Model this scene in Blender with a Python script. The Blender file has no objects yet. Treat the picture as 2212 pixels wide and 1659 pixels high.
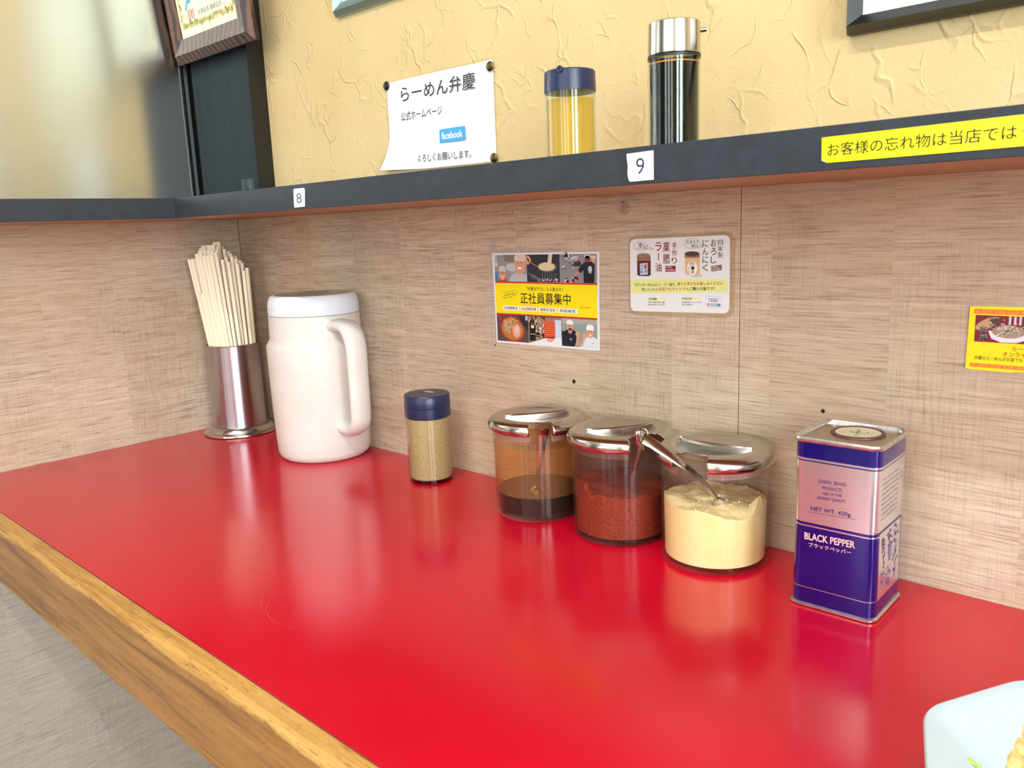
import bpy, bmesh, math, random
from mathutils import Vector, Matrix, noise as mn
random.seed(7)
C = bpy.context.scene.collection
SC = bpy.context.scene

# ------------------------------------------------------------------ camera
cam_d = bpy.data.cameras.new('camera'); cam = bpy.data.objects.new('camera', cam_d); C.objects.link(cam)
rt = Vector((0.72887248, 0.68358232, -0.03821152)); up = Vector((-0.10263831, 0.1642787, 0.98105957)); fw = Vector((-0.67691232, 0.71114536, -0.18989996))
M = Matrix((rt, up, -fw)).transposed().to_4x4(); M.translation = Vector((1.34914561, -0.74068802, 0.32739022))
cam.matrix_world = M
cam_d.sensor_width = 36.0; cam_d.lens = 36.0 * 1780.0 / 2212.0; cam_d.clip_start = 0.02; cam_d.clip_end = 50
cam_d.dof.use_dof = True; cam_d.dof.focus_distance = 0.98; cam_d.dof.aperture_fstop = 20.0
SC.camera = cam
# ------------------------------------------------------------------ world, lights, exposure
SC.view_settings.view_transform = 'Standard'; SC.view_settings.look = 'None'
SC.view_settings.gamma = 1.0; SC.view_settings.use_curve_mapping = False
SC.view_settings.exposure = 0.10
w = bpy.data.worlds.new('daylight'); SC.world = w; w.use_nodes = True
w.node_tree.nodes['Background'].inputs['Color'].default_value = (0.80, 0.90, 1.0, 1)
w.node_tree.nodes['Background'].inputs['Strength'].default_value = 1.0
SC.cycles.use_denoising = True
SC.cycles.max_bounces = 10; SC.cycles.transparent_max_bounces = 24
SC.cycles.sample_clamp_indirect = 6.0
def area(name, loc, rot, sx, sy, power, col):
    l = bpy.data.lights.new(name, 'AREA'); l.shape = 'RECTANGLE'; l.size = sx; l.size_y = sy; l.energy = power; l.color = col
    o = bpy.data.objects.new(name, l); C.objects.link(o); o.location = loc; o.rotation_euler = rot; return o
PI = math.pi
area('ceiling_lamp_light', (1.15, -1.22, 1.585), (math.radians(20), 0, 0), 1.10, 0.05, 18, (1.0, 0.97, 0.92))
area('ceiling_lamp_light_rear', (1.15, -2.6, 1.585), (0, 0, 0), 1.10, 0.06, 9, (1.0, 0.97, 0.92))
for k, y in enumerate((-1.25, -2.25)):
    area('window_daylight_right', (3.33, y, 0.75), (0, math.radians(90), 0), 1.2, 0.62, 44, (0.88, 0.94, 1.0))
for k, x in enumerate((0.62, 1.50, 2.38)):
    area('window_daylight_front', (x, -3.54, 0.85), (math.radians(90), 0, 0), 0.50, 1.2, 9.5, (0.88, 0.94, 1.0))

# ------------------------------------------------------------------ helpers
def lin(c):
    if isinstance(c, str):
        c = [int(c[i:i+2], 16) for i in (0, 2, 4)]
    r = []
    for v in c:
        v /= 255.0
        r.append(v / 12.92 if v <= 0.04045 else ((v + 0.055) / 1.055) ** 2.4)
    return (r[0], r[1], r[2], 1.0)
def newmat(name):
    m = bpy.data.materials.new(name); m.use_nodes = True
    nt = m.node_tree; b = nt.nodes['Principled BSDF']; return m, nt, b
def setin(b, **k):
    for a, v in k.items():
        b.inputs[a.replace('_', ' ')].default_value = v
def flat(name, col, rough=0.5, metal=0.0, spec=0.5, coat=0.0):
    m, nt, b = newmat(name)
    b.inputs['Base Color'].default_value = lin(col); b.inputs['Roughness'].default_value = rough
    b.inputs['Metallic'].default_value = metal; b.inputs['Specular IOR Level'].default_value = spec
    b.inputs['Coat Weight'].default_value = coat
    return m
def N(nt, t, **k):
    n = nt.nodes.new(t)
    for a, v in k.items(): setattr(n, a, v)
    return n
def L(nt, a, b): nt.links.new(a, b)
def ramp(nt, src, stops):
    r = N(nt, 'ShaderNodeValToRGB'); L(nt, src, r.inputs[0])
    e = r.color_ramp.elements
    while len(e) > 1: e.remove(e[-1])
    e[0].position = stops[0][0]; e[0].color = stops[0][1]
    for p, c in stops[1:]:
        k = e.new(p); k.color = c
    return r.outputs[0]
def g(v): return (v, v, v, 1)
def mapn(nt, vec, scale, loc=(0, 0, 0), rot=(0, 0, 0)):
    m = N(nt, 'ShaderNodeMapping'); m.inputs['Scale'].default_value = scale; m.inputs['Location'].default_value = loc; m.inputs['Rotation'].default_value = rot
    L(nt, vec, m.inputs[0]); return m.outputs[0]
def noise(nt, vec, scale, detail=3, rough=0.5, dist=0.0):
    n = N(nt, 'ShaderNodeTexNoise'); n.inputs['Scale'].default_value = scale; n.inputs['Detail'].default_value = detail
    n.inputs['Roughness'].default_value = rough; n.inputs['Distortion'].default_value = dist
    L(nt, vec, n.inputs['Vector']); return n.outputs['Fac']
def mth(nt, op, a, b=None, c=None):
    m = N(nt, 'ShaderNodeMath', operation=op)
    for i, v in enumerate((a, b, c)):
        if v is None: continue
        if isinstance(v, (int, float)): m.inputs[i].default_value = v
        else: L(nt, v, m.inputs[i])
    return m.outputs[0]
def mixc(nt, fac, a, b, mode='MIX'):
    m = N(nt, 'ShaderNodeMix', data_type='RGBA', blend_type=mode)
    for i, v in ((0, fac), (6, a), (7, b)):
        if isinstance(v, (int, float)): m.inputs[i].default_value = v
        elif isinstance(v, tuple): m.inputs[i].default_value = v
        else: L(nt, v, m.inputs[i])
    return m.outputs[2]
def bump(nt, b, h, strength, dist):
    n = N(nt, 'ShaderNodeBump'); n.inputs['Strength'].default_value = strength; n.inputs['Distance'].default_value = dist
    L(nt, h, n.inputs['Height']); L(nt, n.outputs[0], b.inputs['Normal'])

def laminate(name, swap, cool_light=None):
    """pale wood-look laminate printed with fine crossing saw marks"""
    m, nt, b = newmat(name)
    tc = N(nt, 'ShaderNodeTexCoord').outputs['Object']
    s = N(nt, 'ShaderNodeSeparateXYZ'); L(nt, tc, s.inputs[0])
    h = s.outputs[1] if swap else s.outputs[0]; z = s.outputs[2]
    cb = N(nt, 'ShaderNodeCombineXYZ'); L(nt, h, cb.inputs[0]); L(nt, z, cb.inputs[2]); v = cb.outputs[0]
    # board columns with their own tone and their own offset of the grain
    col = mth(nt, 'FLOOR', mth(nt, 'MULTIPLY', h, 9.1))
    wn = N(nt, 'ShaderNodeTexWhiteNoise', noise_dimensions='1D'); L(nt, col, wn.inputs['W'])
    row = mth(nt, 'FLOOR', mth(nt, 'ADD', mth(nt, 'MULTIPLY', z, 3.3), mth(nt, 'MULTIPLY', wn.outputs['Value'], 3.0)))
    wn2 = N(nt, 'ShaderNodeTexWhiteNoise', noise_dimensions='2D')
    cb2 = N(nt, 'ShaderNodeCombineXYZ'); L(nt, col, cb2.inputs[0]); L(nt, row, cb2.inputs[1]); L(nt, cb2.outputs[0], wn2.inputs['Vector'])
    patch = wn2.outputs['Value']
    off = N(nt, 'ShaderNodeCombineXYZ'); L(nt, mth(nt, 'MULTIPLY', patch, 7.0), off.inputs[1])
    va = N(nt, 'ShaderNodeVectorMath', operation='ADD'); L(nt, v, va.inputs[0]); L(nt, off.outputs[0], va.inputs[1]); v2 = va.outputs[0]
    hl = noise(nt, mapn(nt, v2, (26, 1, 640)), 1.0, 4, 0.62, 0.15)
    hl2 = noise(nt, mapn(nt, v2, (8, 1, 190)), 1.0, 3, 0.6, 0.1)
    vl = noise(nt, mapn(nt, v2, (640, 1, 34)), 1.0, 4, 0.6, 0.1)
    sm = noise(nt, mapn(nt, v2, (7, 1, 4)), 1.0, 3, 0.5)
    hln = ramp(nt, hl, [(0.28, g(0.0)), (0.50, g(0.8)), (0.72, g(1))])
    vln = ramp(nt, vl, [(0.30, g(0.0)), (0.52, g(0.8)), (0.72, g(1))])
    vmask = ramp(nt, sm, [(0.40, g(0.06)), (0.62, g(0.42))])
    grain = mth(nt, 'ADD', mth(nt, 'MULTIPLY', hln, 0.7), mth(nt, 'MULTIPLY', ramp(nt, hl2, [(0.3, g(0)), (0.7, g(1))]), 0.3))
    c1 = mixc(nt, grain, lin((144, 124, 104)), lin((228, 215, 195)))
    c2 = mixc(nt, mth(nt, 'MULTIPLY', mth(nt, 'SUBTRACT', 1.0, vln), vmask), c1, lin((116, 98, 78)))
    tone = mixc(nt, patch, lin((240, 236, 230)), lin((255, 252, 248)))
    c3 = mixc(nt, 1.0, c2, tone, 'MULTIPLY')
    c4 = mixc(nt, ramp(nt, noise(nt, mapn(nt, v, (3, 1, 5)), 1.0, 2), [(0.35, g(0)), (0.7, g(0.35))]), c3, lin((192, 158, 122)))
    if cool_light: c4 = mixc(nt, 0.42, c4, lin(cool_light))  # cool, dim light mixed into the laminate colour
    L(nt, c4, b.inputs['Base Color'])
    b.inputs['Roughness'].default_value = 0.55; b.inputs['Specular IOR Level'].default_value = 0.3
    bump(nt, b, mth(nt, 'ADD', hln, mth(nt, 'MULTIPLY', vln, 0.5)), 0.25, 0.0006)
    return m
LAM_B = laminate('laminate_back', False); LAM_L = laminate('laminate_left', True); LAM_L_COOL = laminate('laminate_left_cool_lit', True, (128, 138, 144))  # last one: same left laminate, cool light below the counter painted in

def plaster():
    m, nt, b = newmat('cream_plaster')
    tc = N(nt, 'ShaderNodeTexCoord').outputs['Object']
    wv = N(nt, 'ShaderNodeTexNoise'); wv.inputs['Scale'].default_value = 9; wv.inputs['Detail'].default_value = 3; L(nt, tc, wv.inputs['Vector'])
    vm = N(nt, 'ShaderNodeVectorMath', operation='MULTIPLY_ADD'); L(nt, wv.outputs['Color'], vm.inputs[0]); vm.inputs[1].default_value = (.12, .12, .12); L(nt, tc, vm.inputs[2])
    def ridge(scale, width, seed):
        vo = N(nt, 'ShaderNodeTexVoronoi', feature='DISTANCE_TO_EDGE'); vo.inputs['Scale'].default_value = scale
        L(nt, mapn(nt, vm.outputs[0], (1.5, 1, .75), (seed, seed, seed)), vo.inputs['Vector'])
        r = ramp(nt, vo.outputs['Distance'], [(0.0, g(1)), (width, g(0.0))])
        k = ramp(nt, noise(nt, mapn(nt, tc, (1, 1, 1), (seed * 3, 0, seed)), 14, 2), [(0.49, g(0)), (0.60, g(1))])
        return mth(nt, 'MULTIPLY', r, k)
    r1 = ridge(13, 0.040, 1.3); r2 = ridge(21, 0.045, 4.1)
    fine = noise(nt, tc, 330, 3, 0.6); mid = noise(nt, tc, 45, 3, 0.6)
    hgt = mth(nt, 'ADD', mth(nt, 'ADD', mth(nt, 'MULTIPLY', r1, 1.0), mth(nt, 'MULTIPLY', r2, 0.7)), mth(nt, 'ADD', mth(nt, 'MULTIPLY', fine, 0.5), mth(nt, 'MULTIPLY', mid, 0.45)))
    c = mixc(nt, ramp(nt, noise(nt, tc, 6, 4), [(0.3, g(0)), (0.7, g(1))]), lin((206, 180, 128)), lin((214, 191, 142)))
    L(nt, c, b.inputs['Base Color']); b.inputs['Roughness'].default_value = 0.75; b.inputs['Specular IOR Level'].default_value = 0.25
    bump(nt, b, hgt, 0.7, 0.0015)
    return m
PLASTER = plaster()

def steel(name, col=(200, 200, 196), rough=0.18, aniso=0.0, streak=0.0, horiz=False):
    m, nt, b = newmat(name)
    b.inputs['Base Color'].default_value = lin(col); b.inputs['Metallic'].default_value = 1.0; b.inputs['Roughness'].default_value = rough
    b.inputs['Anisotropic'].default_value = aniso; b.inputs['Anisotropic Rotation'].default_value = 0.25
    if aniso:
        t = N(nt, 'ShaderNodeTangent', direction_type='RADIAL', axis='Z'); L(nt, t.outputs[0], b.inputs['Tangent'])
    if streak:
        tc = N(nt, 'ShaderNodeTexCoord').outputs['Object']
        n1 = noise(nt, mapn(nt, tc, (30, 30, 600)), 1.0, 3); n2 = noise(nt, tc, 8, 4, 0.6)
        L(nt, mth(nt, 'ADD', rough, mth(nt, 'MULTIPLY', mth(nt, 'SUBTRACT', mth(nt, 'ADD', n1, n2), 1.0), streak)), b.inputs['Roughness'])
    return m
STEEL = steel('polished_steel', (200, 197, 188), 0.19, 0, 0.08)
STEEL_PANEL = steel('brushed_steel_sheet', (216, 220, 216), 0.25, 0.85, 0.04)
STEEL_SOFT = steel('satin_steel', (196, 192, 184), 0.22, 0.6, 0.05)

def clear(name, tint=(255, 255, 255), gloss=1.0, rough=0.02, haze=0.0, hazecol=(220, 220, 220)):
    """thin clear plastic or glass wall: lets light through, reflects at grazing angles"""
    m = bpy.data.materials.new(name); m.use_nodes = True; nt = m.node_tree; nt.nodes.clear()
    out = N(nt, 'ShaderNodeOutputMaterial'); tr = N(nt, 'ShaderNodeBsdfTransparent'); gl = N(nt, 'ShaderNodeBsdfGlossy')
    tr.inputs[0].default_value = lin(tint); gl.inputs['Roughness'].default_value = rough
    lw = N(nt, 'ShaderNodeLayerWeight'); lw.inputs['Blend'].default_value = 0.5
    fz = mth(nt, 'ADD', 0.02, mth(nt, 'MULTIPLY', mth(nt, 'POWER', lw.outputs['Facing'], 4.0), 0.6))
    mx = N(nt, 'ShaderNodeMixShader'); L(nt, mth(nt, 'MULTIPLY', fz, gloss), mx.inputs[0]); L(nt, tr.outputs[0], mx.inputs[1]); L(nt, gl.outputs[0], mx.inputs[2])
    last = mx.outputs[0]
    if haze:
        df = N(nt, 'ShaderNodeBsdfDiffuse'); df.inputs[0].default_value = lin(hazecol)
        m2 = N(nt, 'ShaderNodeMixShader'); m2.inputs[0].default_value = haze; L(nt, last, m2.inputs[1]); L(nt, df.outputs[0], m2.inputs[2]); last = m2.outputs[0]
    L(nt, last, out.inputs[0]); return m

def wood(name, light, dark, axis='x', rough=0.4, gs=1.0):
    m, nt, b = newmat(name)
    tc = N(nt, 'ShaderNodeTexCoord').outputs['Object']
    sc = {'x': (6, 150, 150), 'y': (150, 6, 150), 'z': (150, 150, 6)}[axis]
    n1 = noise(nt, mapn(nt, tc, tuple(a * gs for a in sc)), 1.0, 5, 0.65, 0.6)
    n2 = noise(nt, mapn(nt, tc, tuple(a * gs * .22 for a in sc)), 1.0, 3, 0.5, 1.0)
    f = mth(nt, 'ADD', mth(nt, 'MULTIPLY', n1, 0.55), mth(nt, 'MULTIPLY', n2, 0.45))
    L(nt, ramp(nt, f, [(0.34, lin(dark)), (0.50, lin(light)), (0.75, lin([min(255, c * 1.08) for c in light]))]), b.inputs['Base Color'])
    b.inputs['Roughness'].default_value = rough
    bump(nt, b, n1, 0.25, 0.0005)
    return m
def oak():
    m, nt, b = newmat('oak_rail')
    tc = N(nt, 'ShaderNodeTexCoord').outputs['Object']
    s_ = N(nt, 'ShaderNodeSeparateXYZ'); L(nt, tc, s_.inputs[0])
    n1 = noise(nt, mapn(nt, tc, (9, 190, 190)), 1.0, 5, 0.65, 0.5); n2 = noise(nt, mapn(nt, tc, (3, 50, 50)), 1.0, 3, 0.5, 1.5)
    pore = ramp(nt, noise(nt, mapn(nt, tc, (70, 700, 700)), 1.0, 3, 0.6), [(0.34, g(1)), (0.42, g(0))])
    f = mth(nt, 'ADD', mth(nt, 'MULTIPLY', n1, 0.5), mth(nt, 'MULTIPLY', n2, 0.5))
    varnish = ramp(nt, f, [(0.36, lin((116, 74, 30))), (0.52, lin((156, 108, 52))), (0.72, lin((176, 128, 66)))])
    worn = ramp(nt, f, [(0.36, lin((156, 108, 44))), (0.50, lin((194, 148, 78))), (0.72, lin((212, 170, 98)))])  # lighter oak: worn varnish plus light from above put into the colour
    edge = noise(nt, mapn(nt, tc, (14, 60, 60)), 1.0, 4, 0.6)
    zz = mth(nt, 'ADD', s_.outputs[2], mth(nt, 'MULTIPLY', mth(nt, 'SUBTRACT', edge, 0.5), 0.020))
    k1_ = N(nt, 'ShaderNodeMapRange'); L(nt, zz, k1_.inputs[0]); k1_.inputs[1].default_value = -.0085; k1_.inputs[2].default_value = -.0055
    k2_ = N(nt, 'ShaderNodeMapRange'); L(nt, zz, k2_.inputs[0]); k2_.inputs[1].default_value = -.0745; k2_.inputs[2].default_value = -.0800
    wear_and_light = mth(nt, 'MAXIMUM', k1_.outputs[0], mth(nt, 'MULTIPLY', k2_.outputs[0], 0.5))  # lighter top: part wear, part painted-in light from above
    c = mixc(nt, wear_and_light, varnish, worn)
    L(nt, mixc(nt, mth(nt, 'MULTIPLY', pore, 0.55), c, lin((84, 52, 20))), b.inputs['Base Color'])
    b.inputs['Roughness'].default_value = 0.36; bump(nt, b, n1, 0.25, 0.0005)
    return m
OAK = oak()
UNDER = wood('stained_underside', (164, 112, 56), (126, 82, 36), 'x', 0.4)
BAMBOO = wood('chopstick_wood', (250, 240, 212), (240, 222, 184), 'z', 0.6)

def red_top():
    m, nt, b = newmat('red_laminate')
    tc = N(nt, 'ShaderNodeTexCoord').outputs['Object']
    n1 = noise(nt, tc, 3.5, 4, 0.55)
    c = mixc(nt, ramp(nt, n1, [(0.35, g(0)), (0.7, g(1))]), lin((192, 4, 34)), lin((204, 8, 44)))
    sm = ramp(nt, noise(nt, mapn(nt, tc, (5, 14, 1), rot=(0, 0, .6)), 1.0, 4, 0.6), [(0.66, g(0)), (0.84, g(0.18))])
    L(nt, mixc(nt, sm, c, lin((140, 14, 30))), b.inputs['Base Color'])
    rr = mth(nt, 'ADD', 0.11, mth(nt, 'MULTIPLY', noise(nt, tc, 7, 4, 0.6), 0.14))
    L(nt, rr, b.inputs['Roughness']); b.inputs['Specular IOR Level'].default_value = 0.75
    return m
RED = red_top()
def rosewood():
    m, nt, b = newmat('burled_frame_wood')
    tc = N(nt, 'ShaderNodeTexCoord').outputs['Object']
    wv = N(nt, 'ShaderNodeTexWave'); wv.inputs['Scale'].default_value = 22; wv.inputs['Distortion'].default_value = 5; wv.inputs['Detail'].default_value = 2
    L(nt, tc, wv.inputs['Vector'])
    L(nt, ramp(nt, wv.outputs['Fac'], [(0.2, lin((44, 24, 18))), (0.8, lin((104, 66, 44)))]), b.inputs['Base Color'])
    b.inputs['Roughness'].default_value = 0.3
    return m
BURL = rosewood()
def inkmat():
    m, nt, b = newmat('printed_ink')
    a = N(nt, 'ShaderNodeAttribute', attribute_name='Col'); L(nt, a.outputs['Color'], b.inputs['Base Color'])
    b.inputs['Roughness'].default_value = 0.4; b.inputs['Specular IOR Level'].default_value = 0.3
    return m
INK = inkmat()
def grainy(name, c1, c2, scale, rough=0.6, bs=0.4, bd=0.001):
    m, nt, b = newmat(name)
    tc = N(nt, 'ShaderNodeTexCoord').outputs['Object']
    n = noise(nt, tc, scale, 4, 0.7)
    L(nt, ramp(nt, n, [(0.38, lin(c1)), (0.62, lin(c2))]), b.inputs['Base Color'])
    b.inputs['Roughness'].default_value = rough
    if bs: bump(nt, b, n, bs, bd)
    return m

SLATE = grainy('slate_laminate', (44, 50, 57), (49, 56, 63), 60, 0.5, 0.05)
SLATE.node_tree.nodes['Principled BSDF'].inputs['Specular IOR Level'].default_value = .3
SLATE2 = wood('dark_stained_board', (33, 44, 49), (24, 33, 38), 'z', 0.6, .5)
SLATE2.node_tree.nodes['Principled BSDF'].inputs['Specular IOR Level'].default_value = .2
BLACKW = flat('black_board', (22, 20, 18), 0.45)
BLACKF = flat('black_lacquer', (20, 24, 24), 0.3)
WHITE = flat('white_plastic', (220, 228, 236), 0.35)
IVORY = grainy('ivory_plastic', (208, 206, 197), (215, 213, 204), 9, 0.4, 0.03)
NAVYP = flat('navy_plastic', (26, 38, 72), 0.33)
PORC = flat('white_porcelain', (184, 203, 210), 0.15)
SILV = steel('alu_frame', (176, 200, 212), 0.35)

def link(name, me, mats, parent=None, smooth=True):
    o = bpy.data.objects.new(name, me); C.objects.link(o)
    for m in (mats if isinstance(mats, (list, tuple)) else [mats]): me.materials.append(m)
    if smooth:
        me.polygons.foreach_set('use_smooth', [True] * len(me.polygons))
        try: me.set_sharp_from_angle(angle=math.radians(38))
        except Exception: pass
    if parent is not None: o.parent = parent
    return o
def bm_to(name, bm, mats, parent=None, smooth=True):
    bmesh.ops.recalc_face_normals(bm, faces=bm.faces[:])
    me = bpy.data.meshes.new(name); bm.to_mesh(me); bm.free()
    return link(name, me, mats, parent, smooth)
def boxbm(bm, x0, x1, y0, y1, z0, z1, bev=0.0, mat=0, seg=2):
    r = bmesh.ops.create_cube(bm, size=1.0)
    for v in r['verts']:
        v.co = Vector(((x0 + x1) / 2 + v.co.x * (x1 - x0), (y0 + y1) / 2 + v.co.y * (y1 - y0), (z0 + z1) / 2 + v.co.z * (z1 - z0)))
    fs = {f for v in r['verts'] for f in v.link_faces}
    for f in fs: f.material_index = mat
    if bev > 0:
        es = list({e for v in r['verts'] for e in v.link_edges})
        bmesh.ops.bevel(bm, geom=es, offset=bev, segments=seg, affect='EDGES', profile=0.5)
def box(name, x0, x1, y0, y1, z0, z1, mats, parent=None, bev=0.0, seg=2):
    bm = bmesh.new(); boxbm(bm, x0, x1, y0, y1, z0, z1, bev, 0, seg); return bm_to(name, bm, mats, parent, False)
def lathe_bm(bm, prof, n=64, cx=0, cy=0, close=False):
    rings = []
    for r, z in prof:
        if r < 1e-6: rings.append([bm.verts.new((cx, cy, z))])
        else: rings.append([bm.verts.new((cx + r * math.cos(2 * PI * k / n), cy + r * math.sin(2 * PI * k / n), z)) for k in range(n)])
    if close: rings.append(rings[0])
    for a, b in zip(rings[:-1], rings[1:]):
        if len(a) == 1 and len(b) == 1: continue
        for k in range(n):
            k2 = (k + 1) % n
            if len(a) == 1: bm.faces.new((a[0], b[k], b[k2]))
            elif len(b) == 1: bm.faces.new((a[k], b[0], a[k2]))
            else: bm.faces.new((a[k], b[k], b[k2], a[k2]))
def lathe(name, prof, mats, parent=None, n=72, cx=0, cy=0, close=False):
    bm = bmesh.new(); lathe_bm(bm, prof, n, cx, cy, close); return bm_to(name, bm, mats, parent)
def sweep(name, pts, radii, mats, parent=None, n=14, side=None, steps=5):
    """tube along a smooth path; radii = list of (across, along side) half sizes"""
    P = [Vector(p) for p in pts]; Q = []; RR = []
    for i in range(len(P) - 1):
        p0 = P[max(i - 1, 0)]; p1 = P[i]; p2 = P[i + 1]; p3 = P[min(i + 2, len(P) - 1)]
        for s in range(steps):
            t = s / steps
            Q.append(0.5 * ((2 * p1) + (-p0 + p2) * t + (2 * p0 - 5 * p1 + 4 * p2 - p3) * t * t + (-p0 + 3 * p1 - 3 * p2 + p3) * t ** 3))
            RR.append(tuple(radii[i][k] * (1 - t) + radii[i + 1][k] * t for k in (0, 1)))
    Q.append(P[-1]); RR.append(radii[-1])
    bm = bmesh.new(); rings = []
    for i, q in enumerate(Q):
        t = (Q[min(i + 1, len(Q) - 1)] - Q[max(i - 1, 0)]).normalized()
        s = (Vector(side) if side else Vector((0, 0, 1)).cross(t)); s = (s - t * s.dot(t)).normalized(); u = t.cross(s)
        rings.append([bm.verts.new(q + s * RR[i][0] * math.cos(2 * PI * k / n) + u * RR[i][1] * math.sin(2 * PI * k / n)) for k in range(n)])
    for a, b in zip(rings[:-1], rings[1:]):
        for k in range(n): bm.faces.new((a[k], b[k], b[(k + 1) % n], a[(k + 1) % n]))
    bm.faces.new(rings[0]); bm.faces.new(rings[-1])
    return bm_to(name, bm, mats, parent)
def thing(name, label, cat, loc=(0, 0, 0), rotz=0.0, group=None):
    o = bpy.data.objects.new(name, None); C.objects.link(o); o.empty_display_size = 0.02
    o.location = loc; o.rotation_euler = (0, 0, rotz); o['label'] = label; o['category'] = cat
    if group: o['group'] = group
    return o
def tag(o, label, cat, group=None):
    o['label'] = label; o['category'] = cat
    if group: o['group'] = group
    return o
def struct(o): o['kind'] = 'structure'; return o

# text glyphs as flat meshes, measured and fitted to a box
_cache = {}
def glyphs(txt, bold=0.0, res=3):
    k = (txt, bold)
    if k in _cache: return _cache[k]
    cu = bpy.data.curves.new('t', 'FONT'); cu.body = txt; cu.resolution_u = res; cu.offset = bold; cu.size = 1.0
    o = bpy.data.objects.new('t', cu); C.objects.link(o)
    dg = bpy.context.evaluated_depsgraph_get(); dg.update()
    me = bpy.data.meshes.new_from_object(o.evaluated_get(dg))
    vs = [(v.co.x, v.co.y) for v in me.vertices]; fs = [tuple(p.vertices) for p in me.polygons]
    bpy.data.objects.remove(o); bpy.data.curves.remove(cu); bpy.data.meshes.remove(me)
    xs = [v[0] for v in vs] or [0, 1]; ys = [v[1] for v in vs] or [0, 1]
    _cache[k] = (vs, fs, min(xs), max(xs), min(ys), max(ys)); return _cache[k]
class Art:
    """flat print in the plane of a sheet: x to the right, z up, layers towards -y"""
    def __init__(s, ox=0, oz=0, y=0, step=0.00008): s.v = []; s.f = []; s.c = []; s.ox = ox; s.oz = oz; s.y = y; s.step = step
    def _add(s, pts, faces, col, layer):
        b = len(s.v); s.v += [(p[0] - s.ox, s.y - layer * s.step, p[1] - s.oz) for p in pts]
        c = lin(col)
        for f in faces: s.f.append(tuple(b + i for i in f)); s.c.append(c)
    def poly(s, pts, col, layer=1):
        a = sum(pts[i][0] * pts[(i + 1) % len(pts)][1] - pts[(i + 1) % len(pts)][0] * pts[i][1] for i in range(len(pts)))
        if a < 0: pts = pts[::-1]
        s._add(pts, [tuple(range(len(pts)))], col, layer)
    def rect(s, x0, z0, x1, z1, col, layer=1): s.poly([(x0, z0), (x1, z0), (x1, z1), (x0, z1)], col, layer)
    def rrect(s, x0, z0, x1, z1, r, col, layer=1):
        p = []
        for cx, cz, a0 in ((x1 - r, z0 + r, -90), (x1 - r, z1 - r, 0), (x0 + r, z1 - r, 90), (x0 + r, z0 + r, 180)):
            for k in range(6):
                a = math.radians(a0 + 18 * k); p.append((cx + r * math.cos(a), cz + r * math.sin(a)))
        s.poly(p, col, layer)
    def ell(s, cx, cz, rx, rz, col, layer=1, n=20, rot=0.0):
        s.poly([(cx + rx * math.cos(2 * PI * k / n) * math.cos(rot) - rz * math.sin(2 * PI * k / n) * math.sin(rot), cz + rx * math.cos(2 * PI * k / n) * math.sin(rot) + rz * math.sin(2 * PI * k / n) * math.cos(rot)) for k in range(n)], col, layer)
    def ring(s, cx, cz, rx, rz, w, col, layer=1, n=28, a0=0, a1=360):
        for k in range(n):
            a = math.radians(a0 + (a1 - a0) * k / n); b = math.radians(a0 + (a1 - a0) * (k + 1) / n)
            s.poly([(cx + rx * math.cos(a), cz + rz * math.sin(a)), (cx + rx * math.cos(b), cz + rz * math.sin(b)), (cx + (rx - w) * math.cos(b), cz + (rz - w) * math.sin(b)), (cx + (rx - w) * math.cos(a), cz + (rz - w) * math.sin(a))], col, layer)
    def line(s, pts, w, col, layer=1):
        for (x0, z0), (x1, z1) in zip(pts[:-1], pts[1:]):
            d = math.hypot(x1 - x0, z1 - z0) or 1; nx = -(z1 - z0) / d * w / 2; nz = (x1 - x0) / d * w / 2
            s.poly([(x0 + nx, z0 + nz), (x0 - nx, z0 - nz), (x1 - nx, z1 - nz), (x1 + nx, z1 + nz)], col, layer)
    def text(s, txt, x0, z0, x1, z1, h, col, layer=2, bold=0.0):
        vs, fs, a, b, c, d = glyphs(txt, bold)
        if not vs: return
        L_ = math.hypot(x1 - x0, z1 - z0); ux, uz = (x1 - x0) / L_, (z1 - z0) / L_
        p = []
        for x, y in vs:
            u = (x - a) / (b - a) * L_; v = ((y - c) / (d - c) - 0.5) * h
            p.append((x0 + ux * u - uz * v, z0 + uz * u + ux * v))
        s._add(p, fs, col, layer)
    def vtext(s, txt, x, z0, z1, w, col, layer=2, bold=0.0):
        n = len(txt); ch = (z0 - z1) / n
        for i, t in enumerate(txt):
            cz = z0 - ch * (i + .5)
            if t == 'ー': s.rect(x - w * .06, cz - ch * .32, x + w * .06, cz + ch * .38, col, layer)
            else: s.text(t, x - w / 2, cz, x + w / 2, cz, ch * .84, col, layer, bold)
    def make(s, name, parent=None, mat=None):
        me = bpy.data.meshes.new(name); me.from_pydata(s.v, [], s.f)
        ca = me.color_attributes.new('Col', 'FLOAT_COLOR', 'CORNER'); buf = []
        for p in me.polygons:
            for _ in range(p.loop_total): buf += list(s.c[p.index])
        ca.data.foreach_set('color', buf)
        return link(name, me, mat or INK, parent, False)

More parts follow.
